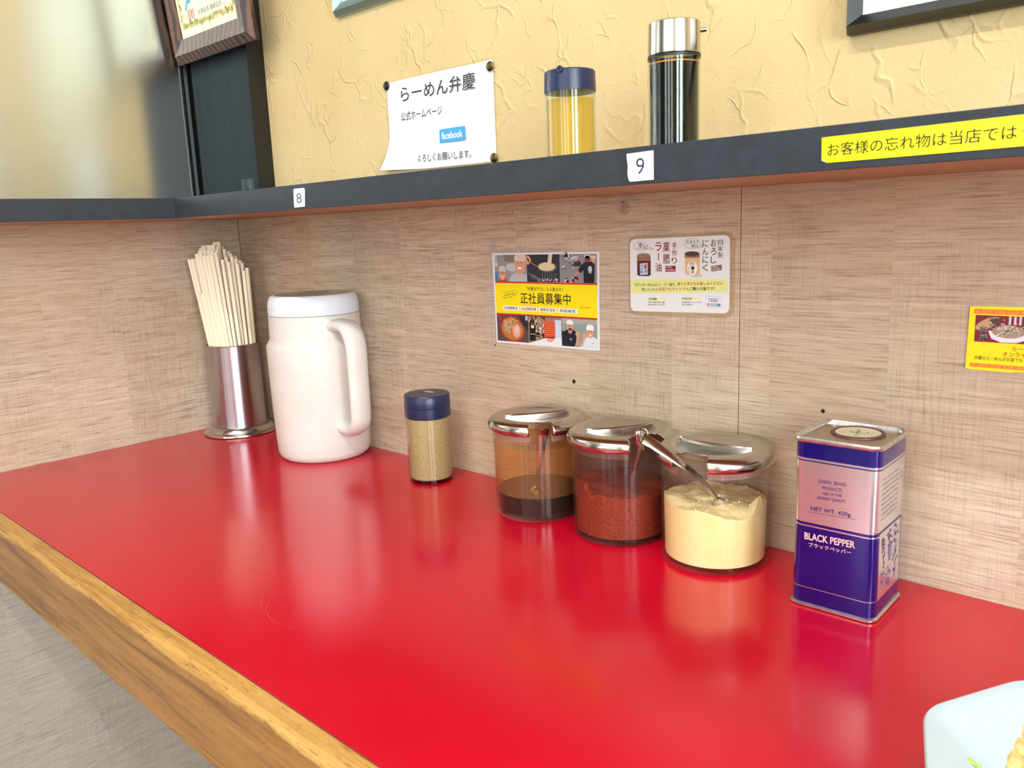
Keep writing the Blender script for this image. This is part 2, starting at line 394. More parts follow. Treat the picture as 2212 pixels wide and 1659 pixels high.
# ------------------------------------------------------------------ setting
H, TH, D, CD = 0.3540, 0.0265, 0.2043, 0.4724
TOPZ = H + TH; FL, CE = -0.75, 1.65
X1, Y1 = 3.4, -3.6
wb = struct(box('wall_back', -0.12, X1, 0.012, 0.10, FL, CE, PLASTER))
box('plaster_surface', -0.10, X1, 0.0, 0.0125, TOPZ - 0.02, CE, PLASTER, wb)
box('wood_panel', 0.0, 0.9560, 0.0, 0.0125, FL, TOPZ - 0.021, LAM_B, wb, 0.0004, 1)
box('wood_panel', 0.9568, X1, 0.0, 0.0125, FL, TOPZ - 0.021, LAM_B, wb, 0.0004, 1)
holes = bmesh.new()
for x, z, r in ((0.7451, 0.1432, .0028), (1.043, 0.1456, .0022), (0.6175, 0.1776, .0014), (0.8183, 0.3583 - .012, .001), (0.695, 0.055, .001)):
    v = [holes.verts.new((x + r * math.cos(k * PI / 4) * (0.7 if k % 2 else 1), -0.0003, z + r * math.sin(k * PI / 4))) for k in range(8)]; holes.faces.new(v)
bm_to('nail_hole', holes, flat('hole_dark', (30, 22, 18), 0.8), wb)
wl = struct(box('wall_left', -0.12, -0.065, Y1, 0.012, FL, CE, BLACKW))
box('wood_panel', -0.066, 0.0, -1.6, -0.0003, -0.027, TOPZ - 0.021, LAM_L, wl, 0.0004, 1)
box('wood_panel', -0.066, 0.0, -1.6, -0.0003, FL, -0.0274, LAM_L_COOL, wl, 0.0004, 1)
box('steel_panel', -0.066, -0.060, -1.6, -0.030, TOPZ - 0.02, CE, STEEL_PANEL, wl)
struct(box('floor', -0.12, X1, Y1, 0.10, FL - 0.05, FL, grainy('floor_tile', (142, 136, 130), (160, 154, 148), 6, 0.5, 0)))
struct(box('ceiling', -0.12, X1, Y1, 0.10, CE, CE + 0.05, flat('ceiling_white', (226, 222, 212), 0.8)))
WALLP = flat('painted_wall', (214, 200, 168), 0.7)
# right wall and front wall, each with a wide window opening
bm = bmesh.new()
boxbm(bm, X1, X1 + .1, Y1, 0.1, FL, 0.12); boxbm(bm, X1, X1 + .1, Y1, 0.1, 1.38, CE); boxbm(bm, X1, X1 + .1, -0.90, 0.1, 0.12, 1.38); boxbm(bm, X1, X1 + .1, Y1, -2.60, 0.12, 1.38); boxbm(bm, X1, X1 + .1, -1.90, -1.60, 0.12, 1.38)
wr = struct(bm_to('wall_right', bm, WALLP, None, False))
bm = bmesh.new()
boxbm(bm, -0.12, X1, Y1 - .1, Y1, FL, 0.22); boxbm(bm, -0.12, X1, Y1 - .1, Y1, 1.48, CE); boxbm(bm, -0.12, 0.35, Y1 - .1, Y1, 0.22, 1.48); boxbm(bm, 2.65, X1, Y1 - .1, Y1, 0.22, 1.48); boxbm(bm, .89, 1.23, Y1 - .1, Y1, 0.22, 1.48); boxbm(bm, 1.77, 2.11, Y1 - .1, Y1, 0.22, 1.48)
wf = struct(bm_to('wall_front', bm, WALLP, None, False))
bm = bmesh.new()
for y in (-2.58, -1.92, -1.58, -0.92): boxbm(bm, X1 - .06, X1 - .01, y - .015, y + .015, 0.12, 1.38)
struct(bm_to('window_1', bm, BLACKW, None, False))
bm = bmesh.new()
for x in (0.36, .88, 1.24, 1.76, 2.12, 2.64): boxbm(bm, x - .015, x + .015, Y1 + .01, Y1 + .06, 0.22, 1.48)
struct(bm_to('window_2', bm, BLACKW, None, False))
for yy, lab in ((-1.22, 'slim ceiling lamp housing above the counter'), (-2.6, 'slim ceiling lamp housing farther back in the room')):
    tag(box('ceiling_lamp', 0.58, 1.72, yy - .07, yy + .07, 1.60, CE, flat('lamp_housing', (230, 230, 228), .5), None, .006), lab, 'lamp')

# column in the corner above the shelf: dark board front, black side
col = struct(box('trim_1', -0.0515, 0.1320, -0.0290, 0.0, TOPZ, CE, BLACKW))
box('front_board', -0.0515, 0.1325, -0.0300, -0.0290, TOPZ, CE, SLATE2, col)
sweep('moulding', [(-0.068, -0.044, TOPZ), (-0.068, -0.044, CE)], [(.009, .009)] * 2, BLACKF, col, side=(1, 0, 0))
resid = Art(0, 0, -0.0301)
for k in range(9):
    x = .082 + k * .0042 + random.uniform(-.001, .001); resid.rect(x, .3975 + random.uniform(0, .004), x + random.uniform(.0006, .002), .4175 - random.uniform(0, .004), (96, 108, 112), 0)
resid.make('sticker_residue', col)

# shelf running round the corner
sh = thing('shelf', 'dark slate L-shaped wall shelf running round the corner above the counter', 'shelf', (0, 0, H))
def Z(o, dz=-H):
    o.location.z = dz; return o
bm = bmesh.new(); boxbm(bm, 0, 2.6, -D + .0012, -0.0005, H, TOPZ); Z(bm_to('board', bm, [UNDER], sh, False))
Z(box('board', 0.0005, D - .0012, -1.6, -D, H, TOPZ, UNDER, sh))
Z(box('top_sheet', 0.0005, 2.6, -D + .0012, -0.0006, TOPZ, TOPZ + .0006, SLATE, sh))
Z(box('top_sheet', 0.0005, D - .0012, -1.6, -D + .0012, TOPZ, TOPZ + .0006, SLATE, sh))
Z(box('edge_band', D - .0012, 2.6, -D - .0006, -D + .0012, H - .0004, TOPZ + .0008, SLATE, sh, .0004, 1))
Z(box('edge_band', D - .0012, D + .0006, -1.6, -D - .0006, H - .0004, TOPZ + .0008, SLATE, sh, .0004, 1))

# counter
ct = thing('counter', 'glossy red counter with a worn honey-coloured oak front rail', 'counter', (0, 0, -0.09))
def U(o, dz=.09): o.location.z = dz; return o
U(box('counter_top', 0.0003, 2.8, -CD, -0.0003, -0.028, 0.0, RED, ct, .0008, 2))
bm = bmesh.new(); boxbm(bm, 0.0003, 2.8, -CD - .0190, -CD - .0004, -0.083, 0.0, 0)
es = [e for e in bm.edges if all(v.co.y < -CD - .01 for v in e.verts) and abs(e.verts[0].co.z - e.verts[1].co.z) < 1e-5]
bmesh.ops.bevel(bm, geom=es, offset=.006, segments=3, affect='EDGES', profile=.5)
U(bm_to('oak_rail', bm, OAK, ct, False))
bm = bmesh.new(); boxbm(bm, 0.0003, 2.8, -CD - .0004, -CD, -0.02, 0.0004)
U(bm_to('glue_joint', bm, flat('grimy_joint', (66, 40, 26), .7), ct))
# smear and scratches on the laminate
bm = bmesh.new()
for x0, y0, rad_, a0, a1 in ((.742, -.372, .047, 190, 300), (.748, -.380, .040, 185, 265), (.735, -.360, .060, 215, 290), (.705, -.405, .012, 80, 200), (.60, -.30, .05, 250, 285)):
    n_ = 18
    for k in range(n_):
        p = [(x0 + (rad_ + d_) * math.cos(math.radians(a0 + (a1 - a0) * t / n_)), y0 + (rad_ + d_) * .8 * math.sin(math.radians(a0 + (a1 - a0) * t / n_))) for t in (k, k + 1) for d_ in (-.00012, .00012)]
        vv = [bm.verts.new((q[0], q[1], .00008)) for q in (p[0], p[1], p[3], p[2])]; bm.faces.new(vv)
o = U(bm_to('scratches', bm, flat('scratch', (232, 70, 96), .5), ct, False)); o['kind'] = 'stuff'
br = thing('support_bracket', 'black metal bracket screwed up under the counter edge', 'bracket', (0.455, -0.40, -0.30))
bm = bmesh.new(); boxbm(bm, 0, .045, -.072, .40, .2080, .2715); boxbm(bm, 0, .045, .394, .3995, -.05, .266); U(bm_to('arm', bm, BLACKF, br), 0)
sweep('brace', [(.022, -.02, .262), (.022, .39, -.02)], [(.008, .004)] * 2, BLACKF, br, side=(1, 0, 0))

# ------------------------------------------------------------------ framed pictures
# certificate leaning forward from the column
ce = thing('certificate_frame', 'burled brown wooden frame with a gold-bordered certificate, hung in the corner', 'picture frame', (0.0735, -0.0460, 0.6100))
ce.rotation_euler = (math.radians(6), 0, 0)
W2, FH, B = 0.126, 0.34, 0.036
def bar(bm, p, q, inw, d0, d1):
    """mitred frame bar from p to q (outer corners), inner edge offset inw"""
    p = Vector((p[0], 0, p[1])); q = Vector((q[0], 0, q[1])); t = (q - p).normalized(); n = Vector((-t.z, 0, t.x))
    a, b_, c, d = p, q, q - t * inw + n * inw, p + t * inw + n * inw
    m1 = p + (t + n) * inw * .35; m2 = q + (-t + n) * inw * .35
    f = lambda v, y: bm.verts.new((v.x, y, v.z))
    A = [f(a, d0), f(b_, d0), f(b_, -.35 * d1), f(m2, -d1), f(c, -.55 * d1), f(c, d0), f(a, -.35 * d1), f(m1, -d1), f(d, -.55 * d1), f(d, d0)]
    for q_ in ((0, 1, 2, 6), (6, 2, 3, 7), (7, 3, 4, 8), (8, 4, 5, 9), (0, 9, 5, 1), (0, 6, 7, 8, 9), (1, 5, 4, 3, 2)): bm.faces.new([A[i] for i in q_])
def frame(parent, x0, z0, x1, z1, inw, d, mat, name='frame_bar'):
    P = [(x0, z0), (x1, z0), (x1, z1), (x0, z1)]
    for i in range(4):
        bm = bmesh.new(); bar(bm, P[i], P[(i + 1) % 4], inw, 0, d); bm_to(name, bm, mat, parent, False)
frame(ce, -W2, 0, W2, FH, B, .014, BURL)
box('backing', -W2 + .004, W2 - .004, 0.0, .004, .004, FH - .004, BLACKW, ce)
a = Art(0, 0, -.006); a.rect(-W2 + B - .002, B - .002, W2 - B + .002, FH - B + .002, (236, 238, 206), 0); a.make('certificate_sheet', ce)
a = Art(0, 0, -.006)
x0, x1, z0, z1 = -W2 + B + .011, W2 - B - .008, B + .017, FH - B - .012
for k in range(150):
    t = k / 150 * 4; e = int(t); u = t - e
    px, pz = [(x0 + (x1 - x0) * u, z0), (x1, z0 + (z1 - z0) * u), (x1 - (x1 - x0) * u, z1), (x0, z1 - (z1 - z0) * u)][e]
    a.ell(px + random.uniform(-.003, .003), pz + random.uniform(-.003, .003), .0062, .0038, (216, 208, 142), 1, 8, random.uniform(0, 3)); a.ell(px + random.uniform(-.003, .003), pz + random.uniform(-.003, .003), .003, .0014, (196, 184, 112), 2, 6, random.uniform(0, 3))
a.make('gold_border', ce)
a = Art(0, 0, -.006)
a.text('台東区長 服部征夫', -.024, .0655, .050, .0655, .0075, (44, 44, 44), 2); a.text('令和7年2月4日', -.026, .0850, .024, .0850, .006, (60, 60, 60), 2)
a.line([(-.062, .075), (-.052, .088), (-.045, .084), (-.040, .098), (-.034, .104)], .006, (92, 178, 196), 2)
for x, c in ((-.058, (222, 92, 80)), (-.053, (222, 92, 80)), (-.047, (90, 80, 76)), (-.041, (222, 92, 80))): a.rect(x, .060, x + .0026, .074, c, 2)
a.ring(.056, .074, .010, .012, .001, (240, 190, 180), 1)
a.text('台東区', -.060, .0545, -.044, .0545, .003, (120, 120, 120), 2)
a.make('lettering', ce)

fw_ = thing('picture_frame', 'pale blue aluminium picture frame above the white notice', 'picture frame', (0.3363, -0.0005, 0.6205))
frame(fw_, 0, 0, .36, .30, .0165, .013, SILV)
box('backing', .003, .357, -.001, 0, .003, .297, WHITE, fw_)
a = Art(0, 0, -.003); a.rect(.015, .015, .345, .285, (228, 228, 196), 0); a.make('picture_sheet', fw_)
fb = thing('picture_frame', 'black picture frame with a white sheet at the upper right', 'picture frame', (1.0553, -0.0005, 0.4725))
frame(fb, 0, 0, .36, .27, .0130, .020, BLACKF)
box('backing', .003, .357, -.001, 0, .003, .267, WHITE, fb)
a = Art(0, 0, -.008); a.rect(.012, .012, .348, .258, (232, 236, 236), 0); a.make('picture_sheet', fb)
a = Art(0, 0, -.008)
for k in range(9):
    x = .0205 + k * .0118
    for i in range(3):
        s = .0050 - i * .0017
        for (ax, az, bx, bz) in ((-s, -s, s, -s), (s, -s, s, s), (s, s, -s, s), (-s, s, -s, -s + .0012)): a.line([(x + ax, .0225 + az), (x + bx, .0225 + bz)], .0006, (226, 200, 200), 1)
a.make('meander_border', fb)

# ------------------------------------------------------------------ notices on the walls
FILM = clear('laminating_film', (250, 246, 236), 1.0, .06, .10, (236, 224, 196))
TAPE = clear('clear_tape', (244, 244, 244), 1.0, .10, .22, (226, 226, 226))
def sheet(name, pts, y, th, mat, parent, ox, oz):
    bm = bmesh.new(); f = [bm.verts.new((p[0] - ox, y, p[1] - oz)) for p in pts]; b_ = [bm.verts.new((p[0] - ox, y + th, p[1] - oz)) for p in pts]
    bm.faces.new(f); bm.faces.new(b_[::-1])
    for i in range(len(pts)): j = (i + 1) % len(pts); bm.faces.new((f[i], b_[i], b_[j], f[j]))
    return bm_to(name, bm, mat, parent, False)
nt_ = thing('notice', 'white laminated notice with a blue badge tacked to the cream wall, lower left corner curling', 'sign', (0.53, 0, 0.402))
def curled(name, x0, z0, x1, z1, y, mat, parent, ox, oz, skew=0.0):
    n = 22; bm = bmesh.new(); gr = []
    for i in range(n + 1):
        row = []
        for j in range(n + 1):
            u, v = i / n, j / n; c = max(0, 1 - u * 2.6) * max(0, 1 - v * 2.4)
            row.append(bm.verts.new((x0 + (x1 - x0) * u - c * .010 - ox, y - .013 * c * c - .001 * math.sin(u * 5), z0 + (z1 - z0) * v + c * skew - oz)))
        gr.append(row)
    for i in range(n):
        for j in range(n): bm.faces.new((gr[i][j], gr[i + 1][j], gr[i + 1][j + 1], gr[i][j + 1]))
    return bm_to(name, bm, mat, parent)
PAPER = flat('white_paper', (232, 238, 236), 0.45)
curled('laminate_film', .4305, .3985, .6362, .5225, -.0012, FILM, nt_, .53, .402)
curled('paper', .4345, .4035, .6338, .5200, -.0016, PAPER, nt_, .53, .402, .0035)
a = Art(.53, .402, -.0030)
BK = (34, 32, 40)
a.text('らーめん弁慶', .4644, .5015, .6052, .5005, .0195, BK, 1, .002); a.text('公式ホームページ', .4623, .4735, .5435, .4730, .0110, BK, 1, 0)
a.text('よろしくお願いします。', .4905, .4175, .5924, .4155, .0098, BK, 1); a.make('lettering', nt_)
a = Art(.53, .402, -.0030); a.poly([(.5366, .4498), (.5837, .4496), (.5832, .4330), (.5359, .4330)], (74, 162, 220), 0)
a.text('facebook', .5402, .4415, .5790, .4412, .0088, (240, 246, 250), 1, .018); a.make('badge', nt_)
BRASS = flat('aged_brass', (92, 80, 42), 0.35, 0.9); DKPIN = flat('dark_bronze', (44, 30, 26), 0.4, 0.6)
for x, z, m, lab in ((.4357, .5165, DKPIN, 'dark brown thumbtack at the upper left corner of the white notice'), (.6310, .5122, BRASS, 'aged brass thumbtack at the upper right corner of the white notice'), (.6315, .4071, BRASS, 'aged brass thumbtack at the lower right corner of the white notice')):
    t = thing('thumbtack', lab, 'thumbtack', (x, -.0032, z)); t.rotation_euler = (PI / 2, 0, 0)
    lathe('head', [(0, .0022), (.003, .0020), (.005, .0012), (.0058, 0), (.0054, -.0003), (0, -.0003)], m, t, 28)
    lathe('point', [(.0006, 0), (.0005, -.006), (0, -.007)], STEEL, t, 8)

# staff poster
po = thing('poster', 'yellow and white staff recruiting poster with photographs taped to the wood panel', 'poster', (.70, 0, .1815))
OX, OZ = .70, .1815
sheet('paper', [(.6195, .2932), (.7862, .2942), (.7844, .1828), (.6211, .1814)], -.0012, .0006, PAPER, po, OX, OZ)
a = Art(OX, OZ, -.0013)
a.poly([(.6235, .2588), (.7829, .2592), (.7828, .2572), (.6235, .2566)], (206, 52, 62), 1); a.poly([(.6235, .2566), (.7828, .2572), (.782, .2198), (.6235, .2192)], (250, 232, 22), 1)
a.poly([(.6235, .2192), (.782, .2199), (.7819, .2180), (.6235, .2170)], (206, 52, 62), 1)
for x0, x1 in ((.6352, .6625), (.6646, .6919), (.6943, .7227), (.7250, .7537)): a.rect(x0, .2234, x1, .2291, (246, 246, 240), 2)
a.make('coloured_bands', po)
a = Art(OX, OZ, -.0013)
for t, x0, z0, x1, z1, h, b_ in (('「弁慶がすき」な人集まれ！', .6763, .2506, .7330, .2509, .0046, 0), ('正社員募集中', .6652, .2390, .7442, .2398, .0135, .022), ('未経験歓迎', .6373, .2261, .6601, .2262, .0036, .01),
    ('社会保障完備', .6665, .2261, .6901, .2262, .0038, .01), ('資格手当有', .6970, .2262, .7204, .2263, .0038, .01), ('有給推奨', .7271, .2263, .7512, .2263, .0038, .01), ('詳しくはコチラ', .7582, .2312, .7727, .2314, .0022, 0),
    ('ワークライフバランス', .6366, .2443, .6568, .2478, .0022, 0), ('認定企業で安心', .6385, .2413, .6558, .2444, .0025, 0)): a.text(t, x0, z0, x1, z1, h, BK, 3, min(b_, .006))
a.line([(.6335, .2396), (.6365, .2383), (.6398, .2380), (.6450, .2390), (.6502, .2402), (.6560, .2425), (.6594, .2449), (.6609, .2474)], .0004, BK, 3); a.line([(.6504, .2403), (.6506, .2375)], .0004, BK, 3)
a.make('lettering', po)
SKIN, SKIN2 = (214, 160, 128), (196, 138, 108)
a = Art(OX, OZ, -.0013)      # top row
a.poly([(.6235, .2909), (.6772, .2913), (.6772, .2589), (.6235, .2588)], (148, 150, 146), 1)
a.rect(.6235, .2588, .6290, .2700, (72, 130, 172), 2); a.rect(.6235, .2780, .6275, .2909, (176, 186, 192), 2); a.ell(.6262, .2795, .0030, .0030, (206, 204, 200), 3)
a.poly([(.6380, .2912), (.6600, .2913), (.6560, .2820), (.6420, .2830)], (128, 118, 106), 2); a.ell(.6530, .2760, .0110, .0050, (190, 196, 198), 2)
a.poly([(.6480, .2589), (.6772, .2589), (.6772, .2670), (.6700, .2690), (.6640, .2700), (.6560, .2690), (.6500, .2650)], (188, 190, 192), 3); a.rect(.6625, .2680, .6690, .2730, SKIN2, 4)
a.ell(.6668, .2798, .0092, .0122, SKIN, 5); a.poly([(.6572, .2840), (.6765, .2838), (.6768, .2905), (.6740, .2913), (.6600, .2913), (.6578, .2890)], (212, 202, 194), 6)
a.ell(.6633, .2812, .0012, .0005, (60, 40, 34), 6); a.ell(.6693, .2814, .0012, .0005, (60, 40, 34), 6); a.ell(.6662, .2750, .0038, .0016, (244, 240, 236), 6); a.ring(.6662, .2752, .0042, .0022, .0004, (150, 80, 66), 6, 16, 180, 360); a.ell(.6664, .2782, .0011, .0013, SKIN2, 6)
a.poly([(.6300, .2588), (.6450, .2588), (.6430, .2620), (.6380, .2630), (.6320, .2618)], (180, 76, 60), 5)
a.ell(.6368, .2675, .0058, .0076, SKIN, 6); a.poly([(.6305, .2712), (.6430, .2706), (.6425, .2758), (.6395, .2778), (.6345, .2778), (.6308, .2752)], (206, 196, 188), 7)
for x in (.6348, .6388): a.ring(x, .2692, .0017, .0013, .0004, (40, 36, 36), 7, 12)
a.ell(.6370, .2640, .0020, .0007, (236, 230, 226), 7)
a.poly([(.6775, .2912), (.7290, .2917), (.7290, .2592), (.6775, .2589)], (48, 50, 60), 1)
a.ell(.7100, .2765, .0150, .0062, (92, 90, 92), 3); a.ell(.7092, .2772, .0132, .0050, (222, 208, 160), 4); a.poly([(.7125, .2917), (.7185, .2917), (.7170, .2830), (.7160, .2775), (.7100, .2775), (.7110, .2830)], (226, 212, 178), 5)
a.line([(.6960, .2770), (.6840, .2818), (.6790, .2850)], .0016, (150, 110, 72), 4); a.ell(.6815, .2862, .0045, .0026, SKIN, 5, 14, -.9); a.ell(.6790, .2835, .0028, .0045, SKIN, 5, 14, .4)
for k in range(34): x = random.uniform(.694, .727); a.ell(x, random.uniform(.2595, .2625), .0009, random.uniform(.0005, .0016), (206, 206, 214), 3, 8)
for k in range(7): x = .702 + k * .0036; a.line([(x, .2700), (x + random.uniform(-.001, .001), .2610)], .0005, (140, 138, 152), 2)
for k in range(5): a.line([(.6790 + k * .0025, .2700 - k * .0008), (.6870 + k * .003, .2620)], .0007, (120, 124, 134), 2)
a.poly([(.7293, .2917), (.7834, .2919), (.7829, .2592), (.7293, .2592)], (136, 142, 146), 1)
for k in range(26): x, z = random.uniform(.7300, .7520), random.uniform(.2720, .2905); a.rect(x, z, x + random.uniform(.001, .005), z + random.uniform(.001, .004), random.choice(((196, 206, 214), (74, 90, 112), (158, 132, 110), (220, 226, 230))), 2)
a.poly([(.7640, .2593), (.7790, .2593), (.7800, .2800), (.7760, .2830), (.7680, .2840), (.7620, .2800), (.7560, .2740), (.7600, .2700), (.7640, .2740)], (30, 32, 44), 4); a.line([(.7570, .2720), (.7500, .2675)], .0030, SKIN2, 4)
a.ell(.7700, .2862, .0038, .0038, (150, 60, 52), 5); a.poly([(.7655, .2868), (.7740, .2868), (.7735, .2912), (.7660, .2912)], (214, 206, 200), 5); a.ell(.7785, .2860, .0030, .0040, SKIN, 5); a.rect(.7750, .2872, .7820, .2900, (216, 210, 204), 6)
a.ell(.7735, .2745, .0030, .0040, (196, 200, 206), 5, 10); a.rect(.7715, .2700, .7728, .2716, (196, 200, 206), 5); a.rect(.7742, .2700, .7755, .2716, (196, 200, 206), 5)
a.poly([(.7500, .2780), (.7610, .2780), (.7600, .2830), (.7560, .2850), (.7510, .2830)], (52, 50, 60), 3); a.ell(.7542, .2862, .0030, .0030, SKIN2, 4); a.ell(.7542, .2878, .0033, .0022, (190, 186, 182), 5)
for k in range(14): a.ell(random.uniform(.7370, .7560), random.uniform(.2600, .2665), .0022, .0012, random.choice(((196, 40, 40), (222, 216, 210), (160, 160, 166), (110, 96, 90))), 3, 10, random.uniform(0, 3))
a.make('photographs_top', po)
a = Art(OX, OZ, -.0013)      # bottom row
a.poly([(.6237, .2170), (.6769, .2178), (.6769, .1846), (.6237, .1840)], (92, 74, 66), 1); a.poly([(.6600, .2176), (.6769, .2178), (.6769, .1990), (.6680, .2060)], (40, 42, 52), 2); a.rect(.6720, .2120, .6762, .2174, (176, 190, 206), 3)
a.line([(.6285, .2168), (.6320, .2070)], .0022, (188, 44, 42), 3)
a.ell(.6500, .2000, .0198, .0150, (206, 62, 52), 3, 30, -.18); a.ell(.6500, .2000, .0180, .0132, (188, 120, 60), 4, 30, -.18)
for k in range(60): x, z = random.gauss(.6430, .0050), random.gauss(.2030, .0045); a.line([(x, z), (x + random.uniform(-.003, .003), z + random.uniform(-.003, .003))], .0007, random.choice(((226, 232, 206), (206, 222, 180), (236, 226, 190), (176, 206, 170))), 5)
for k in range(26): x, z = random.gauss(.6520, .0045), random.gauss(.2115, .0022); a.line([(x, z), (x + random.uniform(-.003, .003), z + random.uniform(-.002, .002))], .0007, random.choice(((238, 196, 120), (226, 160, 90), (240, 216, 160))), 6)
a.poly([(.6520, .1920), (.6500, .2000), (.6545, .2060), (.6600, .2068), (.6640, .2010), (.6630, .1930), (.6570, .1890)], (226, 168, 150), 6); a.poly([(.6550, .1950), (.6565, .2030), (.6605, .2040), (.6610, .1960)], (238, 196, 178), 7)
a.poly([(.6772, .2178), (.7293, .2182), (.7293, .1848), (.6772, .1846)], (150, 128, 106), 1)
for k in range(60): x, z = random.uniform(.6790, .7060), random.uniform(.1930, .2170); a.ell(x, z, random.uniform(.0010, .0028), random.uniform(.0008, .002), random.choice(((226, 206, 178), (70, 54, 48), (200, 150, 110), (240, 232, 220), (40, 36, 38))), 2, 8, random.uniform(0, 3))
a.poly([(.6772, .1846), (.7293, .1848), (.7293, .1960), (.7060, .1925), (.6900, .1880)], (232, 236, 238), 3)
a.poly([(.6785, .1870), (.6790, .2060), (.6840, .2090), (.6890, .2060), (.6880, .1880)], (24, 24, 32), 4); a.ell(.6842, .2110, .0026, .0034, (70, 46, 40), 5); a.ell(.6838, .2050, .0026, .0022, (222, 222, 222), 5); a.rect(.6800, .1955, .6880, .1962, (210, 210, 210), 5)
a.rect(.7190, .1940, .7290, .2150, (206, 220, 234), 4)
for k in range(8): z = .2132 - k * .0026; a.poly([(.7020, z), (.7200, z), (.7194, z - .0019), (.7026, z - .0019)], (232, 104, 62), 5); a.line([(.7021, z - .0022), (.7199, z - .0022)], .0005, (176, 56, 36), 6)
a.poly([(.7040, .1940), (.7185, .1940), (.7160, .1890), (.7125, .1876), (.7090, .1878), (.7065, .1895)], (238, 160, 148), 5)
a.poly([(.7296, .2182), (.7819, .2181), (.7816, .1850), (.7296, .1848)], (142, 160, 158), 1); a.rect(.7296, .2120, .7818, .2178, (176, 172, 160), 2)
a.poly([(.7296, .1850), (.7480, .1850), (.7540, .1960), (.7500, .2030), (.7450, .2060), (.7400, .2060), (.7330, .2020), (.7296, .2030)], (26, 34, 48), 3); a.poly([(.7390, .2040), (.7460, .2040), (.7440, .2000), (.7405, .2000)], SKIN2, 4)
a.ell(.7425, .2085, .0048, .0066, SKIN, 5); a.rect(.7372, .2108, .7476, .2128, (238, 240, 240), 6); a.ell(.7424, .2136, .0050, .0026, (238, 240, 240), 7); a.ell(.7425, .2050, .0030, .0016, (84, 60, 50), 6)
for x, z in ((.7408, .2092), (.7440, .2092), (.7702, .2040), (.7732, .2040)): a.ell(x, z, .0009, .0004, (50, 34, 30), 8)
a.poly([(.7505, .1870), (.7540, .1870), (.7555, .1985), (.7520, .1985)], SKIN, 4); a.ell(.7535, .2000, .0032, .0032, SKIN, 5)
a.poly([(.7560, .1850), (.7816, .1850), (.7816, .1960), (.7760, .1985), (.7680, .1985), (.7610, .1940)], (222, 228, 232), 3); a.poly([(.7560, .1860), (.7600, .1860), (.7650, .1960), (.7620, .1985)], SKIN, 4); a.ell(.7640, .1990, .0036, .0034, SKIN, 5)
a.ell(.7718, .2028, .0054, .0062, SKIN, 5); a.rect(.7664, .2056, .7776, .2084, (240, 242, 242), 6); a.ell(.7720, .2094, .0054, .0028, (240, 242, 242), 7); a.ell(.7720, .1998, .0014, .0012, (240, 236, 230), 6)
a.rect(.7415, .1935, .7450, .1942, (220, 222, 226), 4); a.rect(.7420, .1922, .7436, .1928, (220, 222, 226), 4); a.rect(.7735, .1905, .7765, .1911, (110, 130, 170), 4)
a.make('photographs_bottom', po)
bm = bmesh.new()
for pts in ([(.6150, .2975), (.6235, .2975), (.6210, .2880), (.6222, .1840), (.6200, .1780), (.6180, .1800), (.6192, .2880), (.6140, .2920)], [(.6170, .2935), (.7300, .2952), (.7300, .2990), (.6230, .2965)]):
    v = [bm.verts.new((p[0] - OX, -.0022 - .0008 * (i % 2), p[1] - OZ)) for i, p in enumerate(pts)]; bm.faces.new(v)
bm_to('tape', bm, TAPE, po, False)
bm = bmesh.new(); v = [bm.verts.new(p) for p in ((.6180 - OX, -.0010, .3060 - OZ), (.6245 - OX, -.0050, .3085 - OZ), (.6260 - OX, -.0026, .2960 - OZ), (.6200 - OX, -.0015, .2950 - OZ))]; bm.faces.new(v)
bm_to('tape', bm, TAPE, po, False)

# jar card
cd = thing('card', 'white rounded card advertising chilli oil and garlic jars, stuck on the wood panel', 'sign', (.887, 0, .2305)); OX, OZ = .887, .2305
def rr(x0, z0, x1, z1, r, sh_=0.0):
    p = []
    for cx, cz, a0 in ((x1 - r, z0 + r, -90), (x1 - r, z1 - r, 0), (x0 + r, z1 - r, 90), (x0 + r, z0 + r, 180)):
        for k in range(6):
            q = math.radians(a0 + 18 * k); X = cx + r * math.cos(q); p.append((X, cz + r * math.sin(q) + (X - x0) * sh_))
    return p
sheet('laminate_film', rr(.8255, .2255, .9515, .3105, .010, .018), -.0008, .0004, FILM, cd, OX, OZ)
sheet('card_sheet', rr(.8278, .2300, .9460, .3070, .006, .021), -.0014, .0005, PAPER, cd, OX, OZ)
a = Art(OX, OZ, -.0015)
a.poly([(.8289, .2640), (.9440, .2668), (.9440, .2536), (.8287, .2495)], (232, 242, 152), 0)
a.poly([(.8509, .2453), (.8721, .2459), (.8721, .2433), (.8509, .2426)], (236, 242, 170), 0); a.poly([(.8923, .2469), (.9142, .2475), (.9143, .2451), (.8923, .2445)], (236, 242, 170), 0)
a.rrect(.9198, .2376, .9377, .2492, .0014, (150, 176, 206), 0); a.rrect(.9201, .2379, .9374, .2489, .0012, (236, 242, 248), 1)
a.poly([(.8725, .2790), (.8848, .2792), (.8846, .2732), (.8724, .2730)], (146, 34, 52), 1); a.poly([(.9256, .2792), (.9373, .2806), (.9377, .2752), (.9261, .2737)], (126, 104, 88), 1)
a.make('coloured_boxes', cd)
MR, BR = (128, 28, 44), (86, 72, 60)
a = Art(OX, OZ, -.0015)
a.text('辛い', .8386, .3003, .8504, .2998, .0055, MR, 2, .004); a.text('とまらない旨さ', .8360, .2972, .8510, .2968, .0015, MR, 2)
a.vtext('手作り', .8833, .3035, .2808, .0060, MR, 2, .004); a.vtext('薬膳', .8737, .3045, .2805, .0082, MR, 2, .006); a.vtext('ラー油', .8640, .3040, .2722, .0078, MR, 2, .006)
a.text('スタミナ', .8973, .3030, .9121, .3030, .0040, BR, 2, .004); a.text('満点！', .9030, .2992, .9115, .2990, .0031, BR, 2)
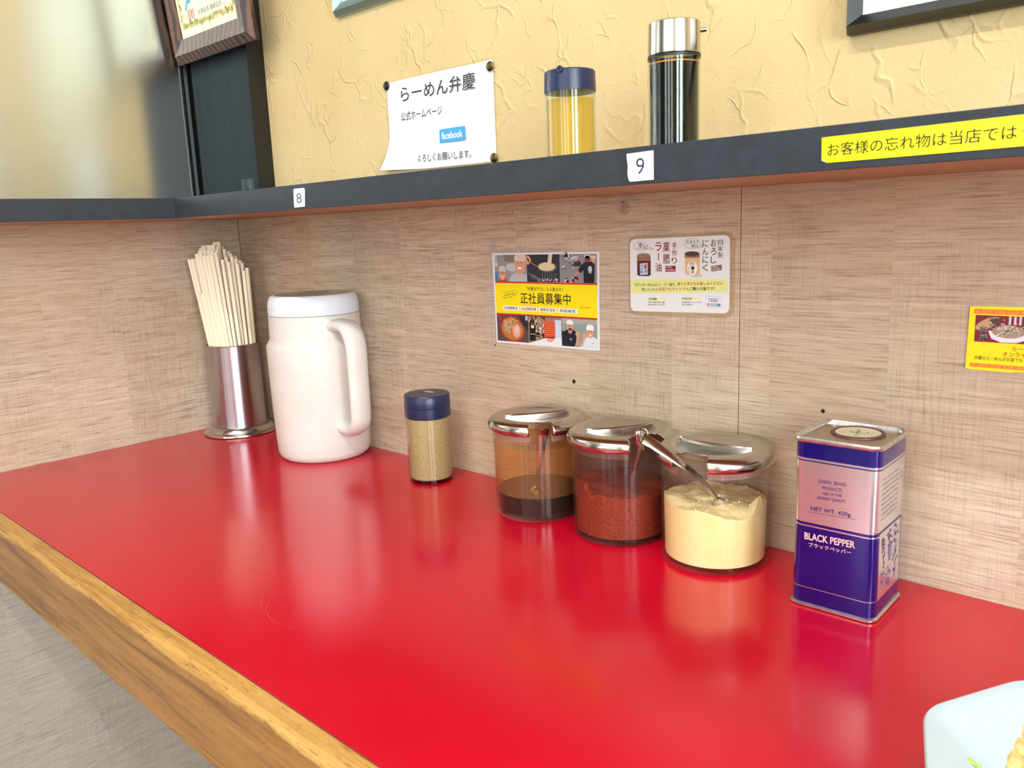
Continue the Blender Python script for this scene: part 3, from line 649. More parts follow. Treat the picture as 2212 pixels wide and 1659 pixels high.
a.vtext('自家製', .9359, .3058, .2868, .0055, BR, 2); a.vtext('おろし', .9284, .3060, .2812, .0062, BR, 2, .004); a.vtext('にんにく', .9192, .3055, .2735, .0066, BR, 2, .004)
for t, x0, z0, x1, z1, h, c, b_ in (('140ml', .8737, .2777, .8805, .2777, .0016, (250, 240, 240), .02), ('800円税込', .8737, .2749, .8837, .2748, .0020, (250, 240, 240), .02), ('140ml', .9268, .2781, .9331, .2787, .0016, (250, 246, 240), .02), ('540円税込', .9268, .2755, .9367, .2766, .0019, (250, 246, 240), .02),
    ('カウンターのにんにく・ラー油で、', .8340, .2585, .8850, .2601, .0036, BK, .02), ('香りと辛さをお楽しみください', .8869, .2607, .9391, .2624, .0036, (196, 40, 60), .01), ('気に入ったら', .8425, .2539, .8630, .2544, .0034, BK, .02), ('お店でもネットでも', .8640, .2548, .9004, .2558, .0034, (196, 40, 60), .01), ('ご購入可能です！', .9013, .2560, .9304, .2569, .0034, BK, .02),
    ('公式通販', .8513, .2440, .8619, .2443, .0024, BK, .02), ('お家で弁慶を簡単に通販', .8509, .2405, .8718, .2410, .0017, (70, 70, 76), 0), ('限定の商品やグッズあり。', .8509, .2379, .8724, .2385, .0017, (70, 70, 76), 0),
    ('公式LINE', .8924, .2458, .9041, .2461, .0023, BK, .02), ('お友達追加でトッピングが', .8923, .2421, .9149, .2427, .0017, (70, 70, 76), 0), ('店内で便利に！', .8923, .2395, .9054, .2398, .0017, (70, 70, 76), 0), ('公式SNSだけの', .9219, .2464, .9355, .2468, .0018, BK, .02), ('お得な情報も', .9231, .2442, .9346, .2446, .0018, BK, .02)):
    a.text(t, x0, z0, x1, z1, h, c, 3, min(b_, .006))
a.make('lettering', cd)
a = Art(OX, OZ, -.0015)
for x, c in ((.9231, (222, 92, 120)), (.9271, (70, 160, 226)), (.9309, (50, 150, 84)), (.9349, (44, 84, 168))): a.rrect(x - .0015, .2391, x + .0015, .2421, .0006, c, 2)
a.ring(.9231, .2406, .0009, .0009, .0003, (250, 240, 244), 3, 12); a.rect(.9226, .2412, .9228, .2414, (250, 240, 244), 3); a.poly([(.9262, .2402), (.9277, .2400), (.9280, .2412), (.9272, .2414), (.9266, .2408)], (244, 250, 255), 3)
a.ell(.9309, .2407, .0010, .0008, (240, 250, 244), 3); a.rect(.9349, .2391, .9353, .2416, (244, 248, 255), 3); a.rect(.9345, .2404, .9357, .2408, (244, 248, 255), 3)
a.make('icons', cd)
for cx, cz, rx, rz, tx, tz in ((.8418, .2992, .0085, .0048, .8583, .2962), (.9045, .3015, .0092, .0053, .9160, .2972)):
    a = Art(OX, OZ, -.0015); a.ring(cx, cz, rx, rz, .0003, (120, 124, 132), 2, 30, 40, 330); a.line([(cx + rx * .80, cz - rz * .5), (tx, tz), (cx + rx * .86, cz + rz * .2)], .0003, (120, 124, 132), 2)
    a.make('speech_bubble', cd)
a = Art(OX, OZ, -.0015)
# painted jars
a.poly([(.8371, .2850), (.8543, .2850), (.8543, .2697), (.8520, .2682), (.8395, .2682), (.8372, .2696)], (120, 34, 44), 1); a.poly([(.8374, .2760), (.8542, .2760), (.8543, .2697), (.8520, .2682), (.8395, .2682), (.8372, .2696)], (66, 48, 62), 2)
a.rrect(.8370, .2850, .8542, .2895, .0012, (132, 104, 78), 3); a.ell(.8456, .2896, .0084, .0026, (150, 122, 94), 4); a.rect(.8372, .2848, .8541, .2856, (190, 152, 106), 4); a.poly([(.8408, .2812), (.8505, .2820), (.8508, .2700), (.8410, .2692)], (206, 226, 240), 4)
a.vtext('弁の辣', .8434, .2810, .2704, .0036, (30, 52, 84), 5, .006); a.vtext('慶油', .8480, .2812, .2712, .0036, (30, 52, 84), 5, .006); a.rect(.8467, .2760, .8490, .2785, (176, 60, 60), 6)
a.make('painted_jar', cd)
a = Art(OX, OZ, -.0015)
a.ell(.9085, .2700, .0070, .0022, (200, 206, 216), 0)
a.poly([(.8960, .2872), (.9128, .2872), (.9130, .2725), (.9105, .2700), (.8985, .2700), (.8960, .2725)], (226, 190, 138), 1); a.rrect(.8956, .2868, .9128, .2916, .0014, (140, 110, 92), 3); a.ell(.9042, .2914, .0085, .0024, (84, 64, 62), 4); a.rect(.8962, .2868, .9122, .2876, (212, 170, 136), 4)
a.ell(.9045, .2770, .0060, .0074, (246, 244, 232), 4); a.ring(.9042, .2815, .0026, .0022, .0004, BK, 5, 14); a.vtext('にんにく', .9012, .2790, .2712, .0018, BK, 5, .01); a.vtext('一番', .9050, .2790, .2712, .0032, BK, 5, .006); a.rect(.9026, .2812, .9058, .2818, BK, 6)
a.make('painted_jar', cd)

# yellow shop card at the right
yc = thing('card', 'yellow card with a ramen photograph and orange bands, cut off at the right edge', 'sign', (1.20, 0, .197)); OX, OZ = 1.20, .197
sheet('card_sheet', [(1.1612, .2481), (1.245, .2500), (1.250, .1985), (1.1970, .1972), (1.1940, .1964), (1.1640, .1966), (1.1605, .1972)], -.0012, .0008, flat('yellow_card', (246, 232, 20), .45), yc, OX, OZ)
a = Art(OX, OZ, -.0013)
for z0, z1, xs in ((.2424, .2463, 1.1645), (.1990, .2021, 1.1640)):
    a.rect(xs, z0, 1.243, z1, (236, 132, 50), 1)
    for k in range(17):
        x = xs + .0024 + k * .0046
        for s in (.0014, .0007): a.ring(x, (z0 + z1) / 2, s, s, .00025, (246, 186, 110), 2, 4)
        if k % 2: a.rect(x + .0021, z0, x + .0024, z1, (250, 220, 40), 2)
a.rect(1.1658, .2198, 1.243, .2414, (132, 40, 58), 1)
a.ell(1.1745, .2348, .0095, .0038, (196, 160, 120), 2, 16, .5); a.ell(1.1800, .2370, .0040, .0026, (86, 70, 62), 3)
for k in range(8): a.rect(1.1895 + k * .0036, .2345, 1.1912 + k * .0036, .2412, (206, 206, 210), 2)
a.poly([(1.1755, .2290), (1.2060, .2310), (1.2050, .2240), (1.1960, .2204), (1.1850, .2202), (1.1780, .2230)], (226, 230, 236), 3); a.ell(1.1900, .2290, .0120, .0052, (170, 140, 120), 4)
for k in range(90): x, z = random.gauss(1.1895, .0046), random.gauss(.2302, .0026); a.line([(x, z), (x + random.uniform(-.002, .002), z + random.uniform(-.002, .002))], .0005, random.choice(((222, 236, 206), (200, 222, 190), (240, 236, 214), (150, 170, 140))), 5)
a.make('ramen_photograph', yc)
a = Art(OX, OZ, -.0013)
a.vtext('弁慶', 1.1722, .2332, .2210, .0064, (244, 244, 244), 6, .03); a.vtext('弁慶', 1.1722, .2332, .2210, .0062, BK, 7, .008); a.vtext('らーめん', 1.1782, .2406, .2300, .0036, (244, 244, 244), 6, .03); a.vtext('らーめん', 1.1782, .2406, .2300, .0034, BK, 7, .006)
RD = (206, 44, 30)
a.text('らーめん弁慶', 1.1936, .2158, 1.2180, .2160, .0042, RD, 2, .006); a.text('オンライン', 1.1870, .2109, 1.2075, .2112, .0038, RD, 2, .006); a.text('弁慶のらーめんがお家でも', 1.1669, .2067, 1.2010, .2070, .0032, (60, 66, 20), 2)
a.make('lettering', yc)

# number tags and the yellow label on the shelf edge
yf = -D - .0006
t9 = thing('number_tag', 'white tag numbered 9 on the shelf edge', 'sign', (.982, yf, .356)); sheet('tag_sheet', [(.9697, .3768), (.9938, .3774), (.9939, .3562), (.9725, .3560), (.9712, .3580), (.9705, .3620), (.9708, .3680), (.9700, .3730)], -.0009, .0006, PAPER, t9, .982, .356)
a = Art(.982, .356, -.0010); a.text('9', .9786, .3669, .9860, .3670, .0118, (58, 44, 96), 1, -.006); a.make('lettering', t9)
t8 = thing('number_tag', 'small white tag numbered 8 on the shelf edge', 'sign', (.518, yf, .3555)); sheet('tag_sheet', [(.5075, .3755), (.5090, .3768), (.5285, .3768), (.5300, .3745), (.5275, .3563), (.5070, .3558), (.5060, .3575)], -.0009, .0006, PAPER, t8, .518, .3555)
a = Art(.518, .3555, -.0010); a.text('8', .5128, .3660, .5228, .3660, .0108, (58, 50, 80), 1, -.012); a.make('lettering', t8)
yl = thing('label_strip', 'bright yellow label strip with lost-property lettering on the shelf edge', 'sign', (1.19, yf, .358)); sheet('label_sheet', [(1.1211, .3742), (1.2560, .3760), (1.2560, .3590), (1.1250, .3583), (1.1214, .3600)], -.0007, .0005, flat('yellow_label', (250, 244, 10), .4), yl, 1.19, .358)
a = Art(1.19, .358, -.0008); a.poly([(1.1214, .3600), (1.1222, .3608), (1.1236, .3590), (1.1250, .3583)], (240, 240, 232), 1); a.text('お客様の忘れ物は当店では', 1.1251, .3662, 1.2307, .3670, .0080, (30, 30, 20), 1, .004); a.rect(1.2325, .3668, 1.2395, .3673, (62, 62, 40), 1); a.make('lettering', yl)

# clear push pin under the shelf
pp = thing('push_pin', 'clear plastic push pin in the wood panel just under the shelf', 'pin', (.8225, -.0004, .3392)); pp.rotation_euler = (PI / 2, 0, 0)
lathe('pin_body', [(0, 0), (.0062, 0), (.0065, .0015), (.003, .003), (.0024, .009), (.0046, .012), (.0048, .0135), (.003, .0142), (0, .0138)], clear('clear_pin', (250, 246, 244), 1.5, .03, .06), pp, 24)

# ------------------------------------------------------------------ bottles on the shelf
GLASS = clear('clear_glass', (248, 252, 250), 1.0, .01)
def cyl_glass(name, r, z0, z1, parent, th=.0012, base=.003, mat=None, rtop=None):
    rt_ = rtop or r
    return lathe(name, [(0, z0), (r - .001, z0), (r, z0 + .001), (rt_, z1), (rt_ - th, z1), (r - th, z0 + base), (0, z0 + base)], mat or GLASS, parent)
b1 = thing('dispenser_bottle', 'clear dispenser of pale yellow vinegar with a navy cap on the shelf', 'bottle', (.8425, -.115, TOPZ + .0008))
cyl_glass('glass_body', .0236, 0, .066, b1)
VIN = clear('yellow_vinegar', (250, 228, 140), .5, .05, .22, (250, 214, 120)); lathe('liquid', [(0, .0031), (.0218, .0031), (.0218, .0575), (0, .0575)], VIN, b1)
lathe('cap', [(.0, .0640), (.0240, .0640), (.0241, .0655), (.0236, .0815), (.0225, .0828), (0, .0828)], NAVYP, b1)
da = math.radians(-72)
sweep('spout', [(.012 * math.cos(da), .012 * math.sin(da), .0800), (.0255 * math.cos(da), .0255 * math.sin(da), .0818)], [(.0036, .0036), (.0030, .0030)], NAVYP, b1, side=(0, 0, 1))
sweep('spout_hole', [(.0240 * math.cos(da), .0240 * math.sin(da), .0816), (.0257 * math.cos(da), .0257 * math.sin(da), .0819)], [(.0014, .0014)] * 2, flat('hole', (6, 6, 8), .8), b1, side=(0, 0, 1))
b2 = thing('dispenser_bottle', 'tall soy sauce dispenser with a shiny steel cap on the shelf', 'bottle', (.9546, -.115, TOPZ + .0008))
cyl_glass('glass_body', .0217, 0, .0775, b2)
lathe('liquid', [(0, .0031), (.0201, .0031), (.0201, .0715), (0, .0715)], flat('soy_sauce', (7, 4, 3), .08, 0, .35, 0), b2)
lathe('meniscus', [(.0150, .0716), (.0207, .0716), (.0207, .0728), (.0150, .0718)], flat('amber_film', (186, 118, 20), .2), b2)
lathe('collar', [(.0205, .0760), (.0219, .0760), (.0219, .0780), (.0205, .0790)], flat('black_seal', (20, 18, 16), .4), b2)
lathe('steel_cap', [(0, .0790), (.0216, .0788), (.0218, .0800), (.0214, .1035), (.0205, .1045), (0, .1045)], STEEL, b2)
da = math.radians(52)
sweep('spout', [(.019 * math.cos(da), .019 * math.sin(da), .0985), (.0275 * math.cos(da), .0275 * math.sin(da), .0995)], [(.0021, .0021)] * 2, STEEL, b2, side=(0, 0, 1))

# ------------------------------------------------------------------ chopstick holder and chopsticks
hx, hy = .0668, -.0680
ho = thing('chopstick_holder', 'shiny steel cylinder chopstick holder with a stepped round base in the corner', 'holder', (hx, hy, 0))
lathe('base', [(0, 0), (.0585, 0), (.0604, .0015), (.0600, .0035), (.0560, .0050), (.0536, .0060), (.0520, .0095), (.0500, .0125), (.0470, .0138), (.0430, .0142), (0, .0142)], STEEL_SOFT, ho)
lathe('body', [(.0430, .0142), (.0432, .0150), (.0418, .1480), (.0420, .1492), (.0424, .1500), (.0412, .1506), (.0402, .1498), (.0402, .0300), (0, .0300)], steel('holder_steel', (190, 188, 192), .34, .90, .05), ho)
def pair_mesh(w_, t_, L_):
    bm = bmesh.new(); h = w_ / 2; q = t_ / 2; gq = .0006
    sec = [(-h, -q), (-gq, -q), (0, -q * .35), (gq, -q), (h, -q), (h, q), (gq, q), (0, q * .35), (-gq, q), (-h, q)]
    a_ = [bm.verts.new((x, y, 0)) for x, y in sec]; b_ = [bm.verts.new((x, y, L_)) for x, y in sec]
    for i in range(10): j = (i + 1) % 10; bm.faces.new((a_[i], a_[j], b_[j], b_[i]))
    bm.faces.new(a_[::-1]); bm.faces.new(b_)
    bmesh.ops.recalc_face_normals(bm, faces=bm.faces[:])
    me = bpy.data.meshes.new('chopstick_pair'); bm.to_mesh(me); bm.free(); me.materials.append(BAMBOO); return me
e1 = Vector((.73, .68, 0)).normalized(); e2 = Vector((.78, -.62, 0)).normalized(); e1 = Vector((-e2.y, e2.x, 0))
ZB = .0302; k1, k2 = .34, .30
LAB = 'pale disposable wooden chopstick pair standing in the steel holder'
meshes = {}
def stick(u, v, turned, top):
    """u, v = place at the rim; the fan leans to the left and opens with height"""
    su = -.065 + u * 1.86; RZ = .1503
    P = lambda z: e1 * (u + su * (z - RZ)) + e2 * v * (1 + .4 * (z - RZ)) + Vector((hx, hy, z))
    p0 = P(ZB); p1 = P(top)
    d = p1 - p0; Lh = round(d.length / .004) * .004; key = (turned, Lh)
    if key not in meshes: meshes[key] = pair_mesh(.0112, .0044, Lh)
    o = bpy.data.objects.new('chopstick_pair', meshes[key]); C.objects.link(o)
    zq = d.normalized(); xq = e2 if turned else e1; xq = (xq - zq * xq.dot(zq)).normalized(); yq = zq.cross(xq)
    m = Matrix((xq, yq, zq)).transposed().to_4x4(); m.translation = p0; o.matrix_world = m
    return tag(o, LAB if top != .236 else 'short wooden chopstick pair, lowest one at the left front of the steel holder', 'chopsticks', 'chopsticks in the steel holder')
def topz(u, v):
    return .312 - .030 * (max(0, abs(u + .004) - .006) / .03) ** 1.3 - .010 * max(0, v / .03) + random.uniform(-.004, .004)
n = 0
for j in range(-6, 7):                       # left part: flat faces towards the room
    v = j * .0056
    for i in range(-3, 1):
        u = .0006 + i * .0147 - (.0 if j % 2 else .0045)
        if math.hypot(abs(u) + .0050, v) < .0385 and u < .002: stick(u, v, False, topz(u, v) if not (j == 3 and i == -2) else .236); n += 1
for i in range(0, 5):                        # right part: narrow edges towards the room
    u = .0078 + i * .0066
    for j in range(-3, 4):
        v = j * .0134 - .004 * (i % 2); u = .0100 + i * .0064 + .0030 * (j % 2)
        if math.hypot(u, abs(v) + .0050) < .0378: stick(u, v, True, topz(u, v) - .004); n += 1

# ------------------------------------------------------------------ insulated jug
mx_, my_ = .3106, -.0635
mg = thing('water_jug', 'large ivory insulated jug with a white lid and looped handle', 'jug', (mx_, my_, 0))
lathe('body', [(0, .0015), (.0560, .0), (.0610, .0008), (.0655, .0045), (.0680, .0110), (.0690, .0300), (.0706, .0750), (.0716, .1250), (.0719, .1676), (.0715, .1688), (.0668, .1762), (.0662, .1768), (.0661, .1800), (.0652, .2112), (.0630, .2120), (0, .2120)], IVORY, mg, 96)
lathe('lid', [(.0600, .2121), (.0650, .2124), (.0652, .2150), (.0650, .2260), (.0640, .2320), (.0618, .2370), (.0590, .2396), (.0568, .2404), (.0555, .2402), (.0552, .2380), (0, .2380)], WHITE, mg, 96)
lathe('lid_window', [(0, .2400), (.0180, .2402), (.0240, .2415), (.0300, .2404), (.0540, .2404), (.0551, .2402), (.0551, .2384), (0, .2376)], flat('grey_green_lid_plate', (140, 148, 120), .2, .4), mg, 96)
th = math.radians(-6); dr = Vector((math.cos(th), math.sin(th), 0))
hp = [(.060, .1960), (.085, .1985), (.103, .1925), (.1130, .1720), (.1140, .1300), (.1140, .0900), (.1110, .0640), (.0960, .0520), (.078, .0500), (.064, .0520)]
hr = [(.0160, .0100), (.0165, .0090), (.0165, .0090), (.0160, .0085), (.0155, .0080), (.0155, .0080), (.0155, .0085), (.0155, .0088), (.0150, .0092), (.0150, .0095)]
sweep('handle', [dr * r + Vector((0, 0, z)) for r, z in hp], hr, IVORY, mg, 20, side=(-dr.y, dr.x, 0), steps=5)

# ------------------------------------------------------------------ pepper shaker
sk = thing('shaker', 'small glass shaker of beige ground pepper with a navy cap', 'shaker', (.5426, -.0552, 0))
cyl_glass('glass_body', .0294, 0, .0880, sk, .0014, .0045)
lathe('pepper_powder', [(0, .0050), (.0262, .0050), (.0274, .0070), (.0276, .0855), (0, .0855)], grainy('ground_pepper', (158, 128, 82), (204, 174, 124), 900, .8, .3, .0006), sk)
lathe('cap_base', [(0, .0868), (.0298, .0868), (.0300, .0880), (.0300, .0992), (.0297, .0995), (0, .0995)], NAVYP, sk)
lathe('cap', [(0, .0997), (.0298, .0997), (.0300, .1005), (.0296, .1148), (.0285, .1163), (0, .1163)], NAVYP, sk)
bm = bmesh.new(); v = [bm.verts.new((-.002 + .0095 * math.cos(k * PI / 10), .006 + .0038 * math.sin(k * PI / 10), .1166)) for k in range(20)]; bm.faces.new(v)
bm_to('pour_slot', bm, flat('slot_powder', (176, 180, 166), .7), sk, False)

# ------------------------------------------------------------------ condiment jars
PLAST = clear('clear_plastic_jar', (251, 249, 247), .8, .03, .010, (230, 220, 205))
PLAST_O = clear('oil_stained_plastic_jar', (250, 236, 212), .8, .04, .03, (224, 170, 110))
PLAST_S = clear('smoky_plastic_jar', (236, 228, 226), .9, .05, .022, (190, 165, 158))
COLLAR = clear('frosted_collar', (240, 228, 224), 1.0, .12, .32, (206, 176, 170))
def lid(parent, z0, notch, half, barang):
    """pressed steel lid: rolled rim, sunken centre crossed by a raised finger bar, notch for the spoon"""
    n = 180; prof = [(.0515, .0005), (.0545, -.0012), (.0562, .0012), (.0566, .0040), (.0558, .0072), (.0535, .0100), (.0500, .0118), (.0460, .0126), (.0420, .0128), (.0390, .0126), (.0378, .0121), (.0362, .0110), (.0325, .0098), (.0270, .0087), (.0200, .0078), (.0120, .0073), (.0060, .0071)]
    bm = bmesh.new(); rings = []
    for r, z in prof: rings.append([bm.verts.new((r * math.cos(2 * PI * k / n), r * math.sin(2 * PI * k / n), z0 + z)) for k in range(n)])
    ctr = bm.verts.new((0, 0, z0 + .0071)); hw = math.radians(half); na = math.radians(notch)
    def inn(k, r):
        d_ = (2 * PI * (k + .5) / n - na + PI) % (2 * PI) - PI
        lim = hw * (1 if r > .0445 else .86)
        return r > .0425 and abs(d_) < lim
    for i in range(len(rings) - 1):
        for k in range(n):
            if inn(k, (prof[i][0] + prof[i + 1][0]) / 2): continue
            bm.faces.new((rings[i][k], rings[i + 1][k], rings[i + 1][(k + 1) % n], rings[i][(k + 1) % n]))
    for k in range(n): bm.faces.new((rings[-1][k], ctr, rings[-1][(k + 1) % n]))
    for v in [v for v in bm.verts if not v.link_faces]: bm.verts.remove(v)
    o = bm_to('lid', bm, STEEL, parent)
    sm = o.modifiers.new('s', 'SOLIDIFY'); sm.thickness = .0006; sm.offset = -1
    # finger bar: lens-shaped pressing with a sharp crest and a steep front wall
    ba = math.radians(barang); bm = bmesh.new(); m_ = 40; rows = []
    for i in range(m_ + 1):
        t = i / m_ * 2 - 1; u = t * .0375; wv = .0032 * (1 - t * t) ** .6 + .0007; base = z0 + (.0071 + .0045 * (abs(t) ** 2.6)) - .001; top = z0 + .0146 - .0006 * (1 - t * t)
        sec = [(-wv * 1.25, base), (-wv, top - .0012), (-wv * .72, top), (0, top - .0007), (wv * .72, top), (wv, top - .0012), (wv * 1.25, base)]
        rows.append([bm.verts.new((u * math.cos(ba) - s_ * math.sin(ba), u * math.sin(ba) + s_ * math.cos(ba), z_)) for s_, z_ in sec])
    for a_, b_ in zip(rows[:-1], rows[1:]):
        for k in range(6): bm.faces.new((a_[k], b_[k], b_[k + 1], a_[k + 1]))
    bm.faces.new(rows[0]); bm.faces.new(rows[-1])
    bm_to('finger_bar', bm, STEEL, o, False)
    # frosted inner collar seen through the jar wall, interrupted at the notch
    bm = bmesh.new(); pr = [(.0494, -.0085), (.0494, -.0002), (.0482, -.0002), (.0482, -.0085)]; rr_ = [[bm.verts.new((r * math.cos(2 * PI * k / n), r * math.sin(2 * PI * k / n), z0 + z)) for k in range(n)] for r, z in pr]
    rr_.append(rr_[0])
    for i in range(4):
        for k in range(n):
            d_ = (2 * PI * (k + .5) / n - na + PI) % (2 * PI) - PI
            if abs(d_) < hw: continue
            bm.faces.new((rr_[i][k], rr_[i + 1][k], rr_[i + 1][(k + 1) % n], rr_[i][(k + 1) % n]))
    for v in [v for v in bm.verts if not v.link_faces]: bm.verts.remove(v)
    bm_to('collar', bm, COLLAR, o)
    return o
def jar(x, y, label, mat, notch, half, barang):
    j = thing('condiment_jar', label, 'jar', (x, y, 0))
    lathe('jar_body', [(0, .0008), (.0485, .0), (.0503, .0012), (.0505, .0030), (.0498, .0036), (.0498, .0046), (.0505, .0050), (.0512, .0850), (.0522, .0856), (.0524, .0862), (.0522, .0868), (.0518, .0870), (.0520, .1010), (.0502, .1010), (.0500, .0850), (.0490, .0100), (.0480, .0062), (0, .0055)], mat, j, 96)
    lid(j, .1012, notch, half, barang); return j
def content(name, parent, r, z0, fn, mat, label=None):
    bm = bmesh.new(); n, m_ = 72, 14
    bot = [bm.verts.new((r * .975 * math.cos(2 * PI * k / n), r * .975 * math.sin(2 * PI * k / n), z0)) for k in range(n)]
    top = []
    for i in range(m_, 0, -1):
        q = r * i / m_; top.append([bm.verts.new((q * math.cos(2 * PI * k / n), q * math.sin(2 * PI * k / n), fn(q * math.cos(2 * PI * k / n), q * math.sin(2 * PI * k / n)))) for k in range(n)])
    c_ = bm.verts.new((0, 0, fn(0, 0)))
    bm.faces.new(bot[::-1])
    for k in range(n): bm.faces.new((bot[k], bot[(k + 1) % n], top[0][(k + 1) % n], top[0][k]))
    for a_, b_ in zip(top[:-1], top[1:]):
        for k in range(n): bm.faces.new((a_[k], a_[(k + 1) % n], b_[(k + 1) % n], b_[k]))
    for k in range(n): bm.faces.new((top[-1][k], top[-1][(k + 1) % n], c_))
    o = bm_to(name, bm, mat, parent)
    if label: o['label'] = label
    return o
from mathutils import noise as mn
j1 = jar(.7341, -.0555, 'clear lidded jar with a little dark red sauce at the bottom', PLAST, -43.9, 13.5, 57.5)
content('sauce', j1, .0484, .0066, lambda x, y: .0270, flat('dark_sauce', (22, 4, 4), .12, 0, .5))
lathe('oil_film', [(.0487, .0276), (.0493, .0600), (.0498, .0840)], clear('greasy_orange_film', (250, 226, 186), .3, .1, .17, (214, 150, 88)), j1, 72)
DRIP = flat('oil_drop', (120, 70, 10), .15)
bm = bmesh.new()
for k in range(26):
    q = math.radians(random.uniform(-45, 20)); z = random.uniform(.028, .082) if k % 3 else random.uniform(.028, .035); s_ = random.uniform(.0005, .0013)
    r = bmesh.ops.create_icosphere(bm, subdivisions=1, radius=s_)
    for v in r['verts']: v.co = Vector((.0484 * math.cos(q) + v.co.x * .4, .0484 * math.sin(q) + v.co.y * .4, z + v.co.z))
o = bm_to('oil_drops', bm, DRIP, j1); o['kind'] = 'stuff'
j2 = jar(.8495, -.0536, 'clear lidded jar of chunky red chilli paste, middle of the three', PLAST_S, -22, 22, 58)
content('chilli_paste', j2, .0484, .0066, lambda x, y: .0520 + .004 * mn.noise(Vector((x * 60, y * 60, 1))) + .002 * mn.noise(Vector((x * 190, y * 190, 3))) - x * .03 + .010 * math.exp(-((x + .012) ** 2 + (y + .044) ** 2) / .00002), grainy('chilli_mash', (150, 44, 8), (196, 84, 26), 420, .35, .5, .0015))
bm = bmesh.new()
for k in range(170):
    q = math.radians(random.uniform(-130, 40)); z = random.uniform(.010, .050); s_ = random.uniform(.0003, .0007)
    r = bmesh.ops.create_icosphere(bm, subdivisions=1, radius=s_)
    for v in r['verts']: v.co = Vector((.0485 * math.cos(q) + v.co.x * .4, .0485 * math.sin(q) + v.co.y * .4, z + v.co.z))
o = bm_to('chilli_seeds', bm, flat('seed', (224, 132, 60), .5), j2); o['kind'] = 'stuff'
j3 = jar(.9624, -.0556, 'clear lidded jar of creamy grated garlic, nearest the pepper tin', PLAST, -86, 19, 3.6)
def gar(x, y):
    q = math.atan2(y, x); r = math.hypot(x, y)
    z = .0600 + .003 * mn.noise(Vector((x * 45, y * 45, 7))) + .0022 * mn.noise(Vector((x * 170, y * 170, 2)))
    z -= .007 * max(0, min(1, (r - .02) / .02)) * (math.exp(-((q + .55) / .33) ** 2)); z += .014 * math.exp(-((q + .06) / .10) ** 2) * max(0, (r - .036) / .0124) + .004 * math.exp(-((q + 2.4) / .5) ** 2) * (r / .048)
    return z
content('grated_garlic', j3, .0484, .0066, gar, grainy('garlic_paste', (250, 230, 160), (252, 238, 182), 60, .45, .3, .001))
bm = bmesh.new()
for k in range(34):
    q = math.radians(random.uniform(-110, 0)); z = .060 + abs(random.gauss(0, .010)); s_ = random.uniform(.0004, .0014)
    r = bmesh.ops.create_icosphere(bm, subdivisions=1, radius=s_)
    for v in r['verts']: v.co = Vector((.0486 * math.cos(q) + v.co.x * .5, .0486 * math.sin(q) + v.co.y * .5, min(z, .088) + v.co.z))
o = bm_to('garlic_crumbs', bm, flat('garlic_bit', (246, 236, 200), .5), j3); o['kind'] = 'stuff'
# spoons
s1 = thing('spoon', 'steel spoon standing in the jar of dark sauce', 'spoon', (.7341, -.0555, .006))
sweep('spoon_handle', [(.0335, -.0245, .0990), (.028, -.0215, .0870), (.0170, -.0170, .0560), (.0090, -.0130, .0260)], [(.0052, .0009), (.0050, .0009), (.0030, .0010), (.0020, .0012)], STEEL, s1, 10, side=(.62, .78, 0))
sweep('spoon_bowl', [(.0090, -.0130, .0265), (.0060, -.0115, .0180), (.0030, -.0100, .0070), (.0020, -.0090, .0035)], [(.0022, .0012), (.0100, .0020), (.0110, .0022), (.0040, .0010)], STEEL, s1, 12, side=(.62, .78, 0))
s2 = thing('spoon', 'ornate steel spoon with a scrolled tip poking out of the chilli jar', 'spoon', (.8495, -.0536, .05))
sweep('spoon_handle', [(.0415, -.0205, .0725), (.0425, -.0230, .0690), (.0405, -.0225, .0600), (.0395, -.0210, .0500), (.0300, -.0160, .0250), (.0200, -.0100, -.0050)], [(.0030, .0016), (.0064, .0022), (.0050, .0018), (.0026, .0016), (.0026, .0014), (.0030, .0014)], STEEL, s2, 14, side=(.62, .78, 0))
for kx in (-1, 1):
    sweep('scroll', [(.0432 + kx * .0020, -.0235 + kx * .0026, .0728), (.0452 + kx * .0036, -.0250 + kx * .0044, .0690), (.0440 + kx * .0028, -.0248 + kx * .0034, .0640), (.0430 + kx * .0010, -.0235 + kx * .0012, .0580), (.0418 + kx * .0018, -.0225 + kx * .0022, .0515)], [(.0012, .0012)] * 5, STEEL, s2, 8, side=(.62, .78, 0))
for k in range(5):
    q = k * 1.1; r_ = sweep('scroll', [(.0446 + .0012 * math.cos(q), -.0246 + .0014 * math.cos(q), .0665 + .0016 * k - .0012), (.0452, -.0255, .0672 + .0016 * k - .0012), (.0446 - .0012 * math.cos(q), -.0246 - .0014 * math.cos(q), .0668 + .0016 * k - .0012)], [(.0008, .0008)] * 3, STEEL, s2, 8, side=(.62, .78, 0))
s3 = thing('spoon', 'flat-handled steel spoon leaning left out of the garlic jar', 'spoon', (.9624, -.0556, .06))
sweep('spoon_handle', [(-.0310, -.0735, .0700), (-.0200, -.0680, .0630), (-.0020, -.0560, .0470), (.0060, -.0400, .0320), (.0100, -.0240, .0150), (.0120, -.0160, .0050)], [(.0052, .0008), (.0052, .0008), (.0040, .0009), (.0034, .0010), (.0030, .0012), (.0030, .0012)], STEEL, s3, 12, side=(.35, -.45, -.75))
sweep('spoon_bowl', [(.0120, -.0160, .0055), (.0140, -.0100, -.0050), (.0160, -.0040, -.0150)], [(.0032, .0014), (.0100, .0022), (.0050, .0014)], STEEL, s3, 12, side=(.7, .7, 0))

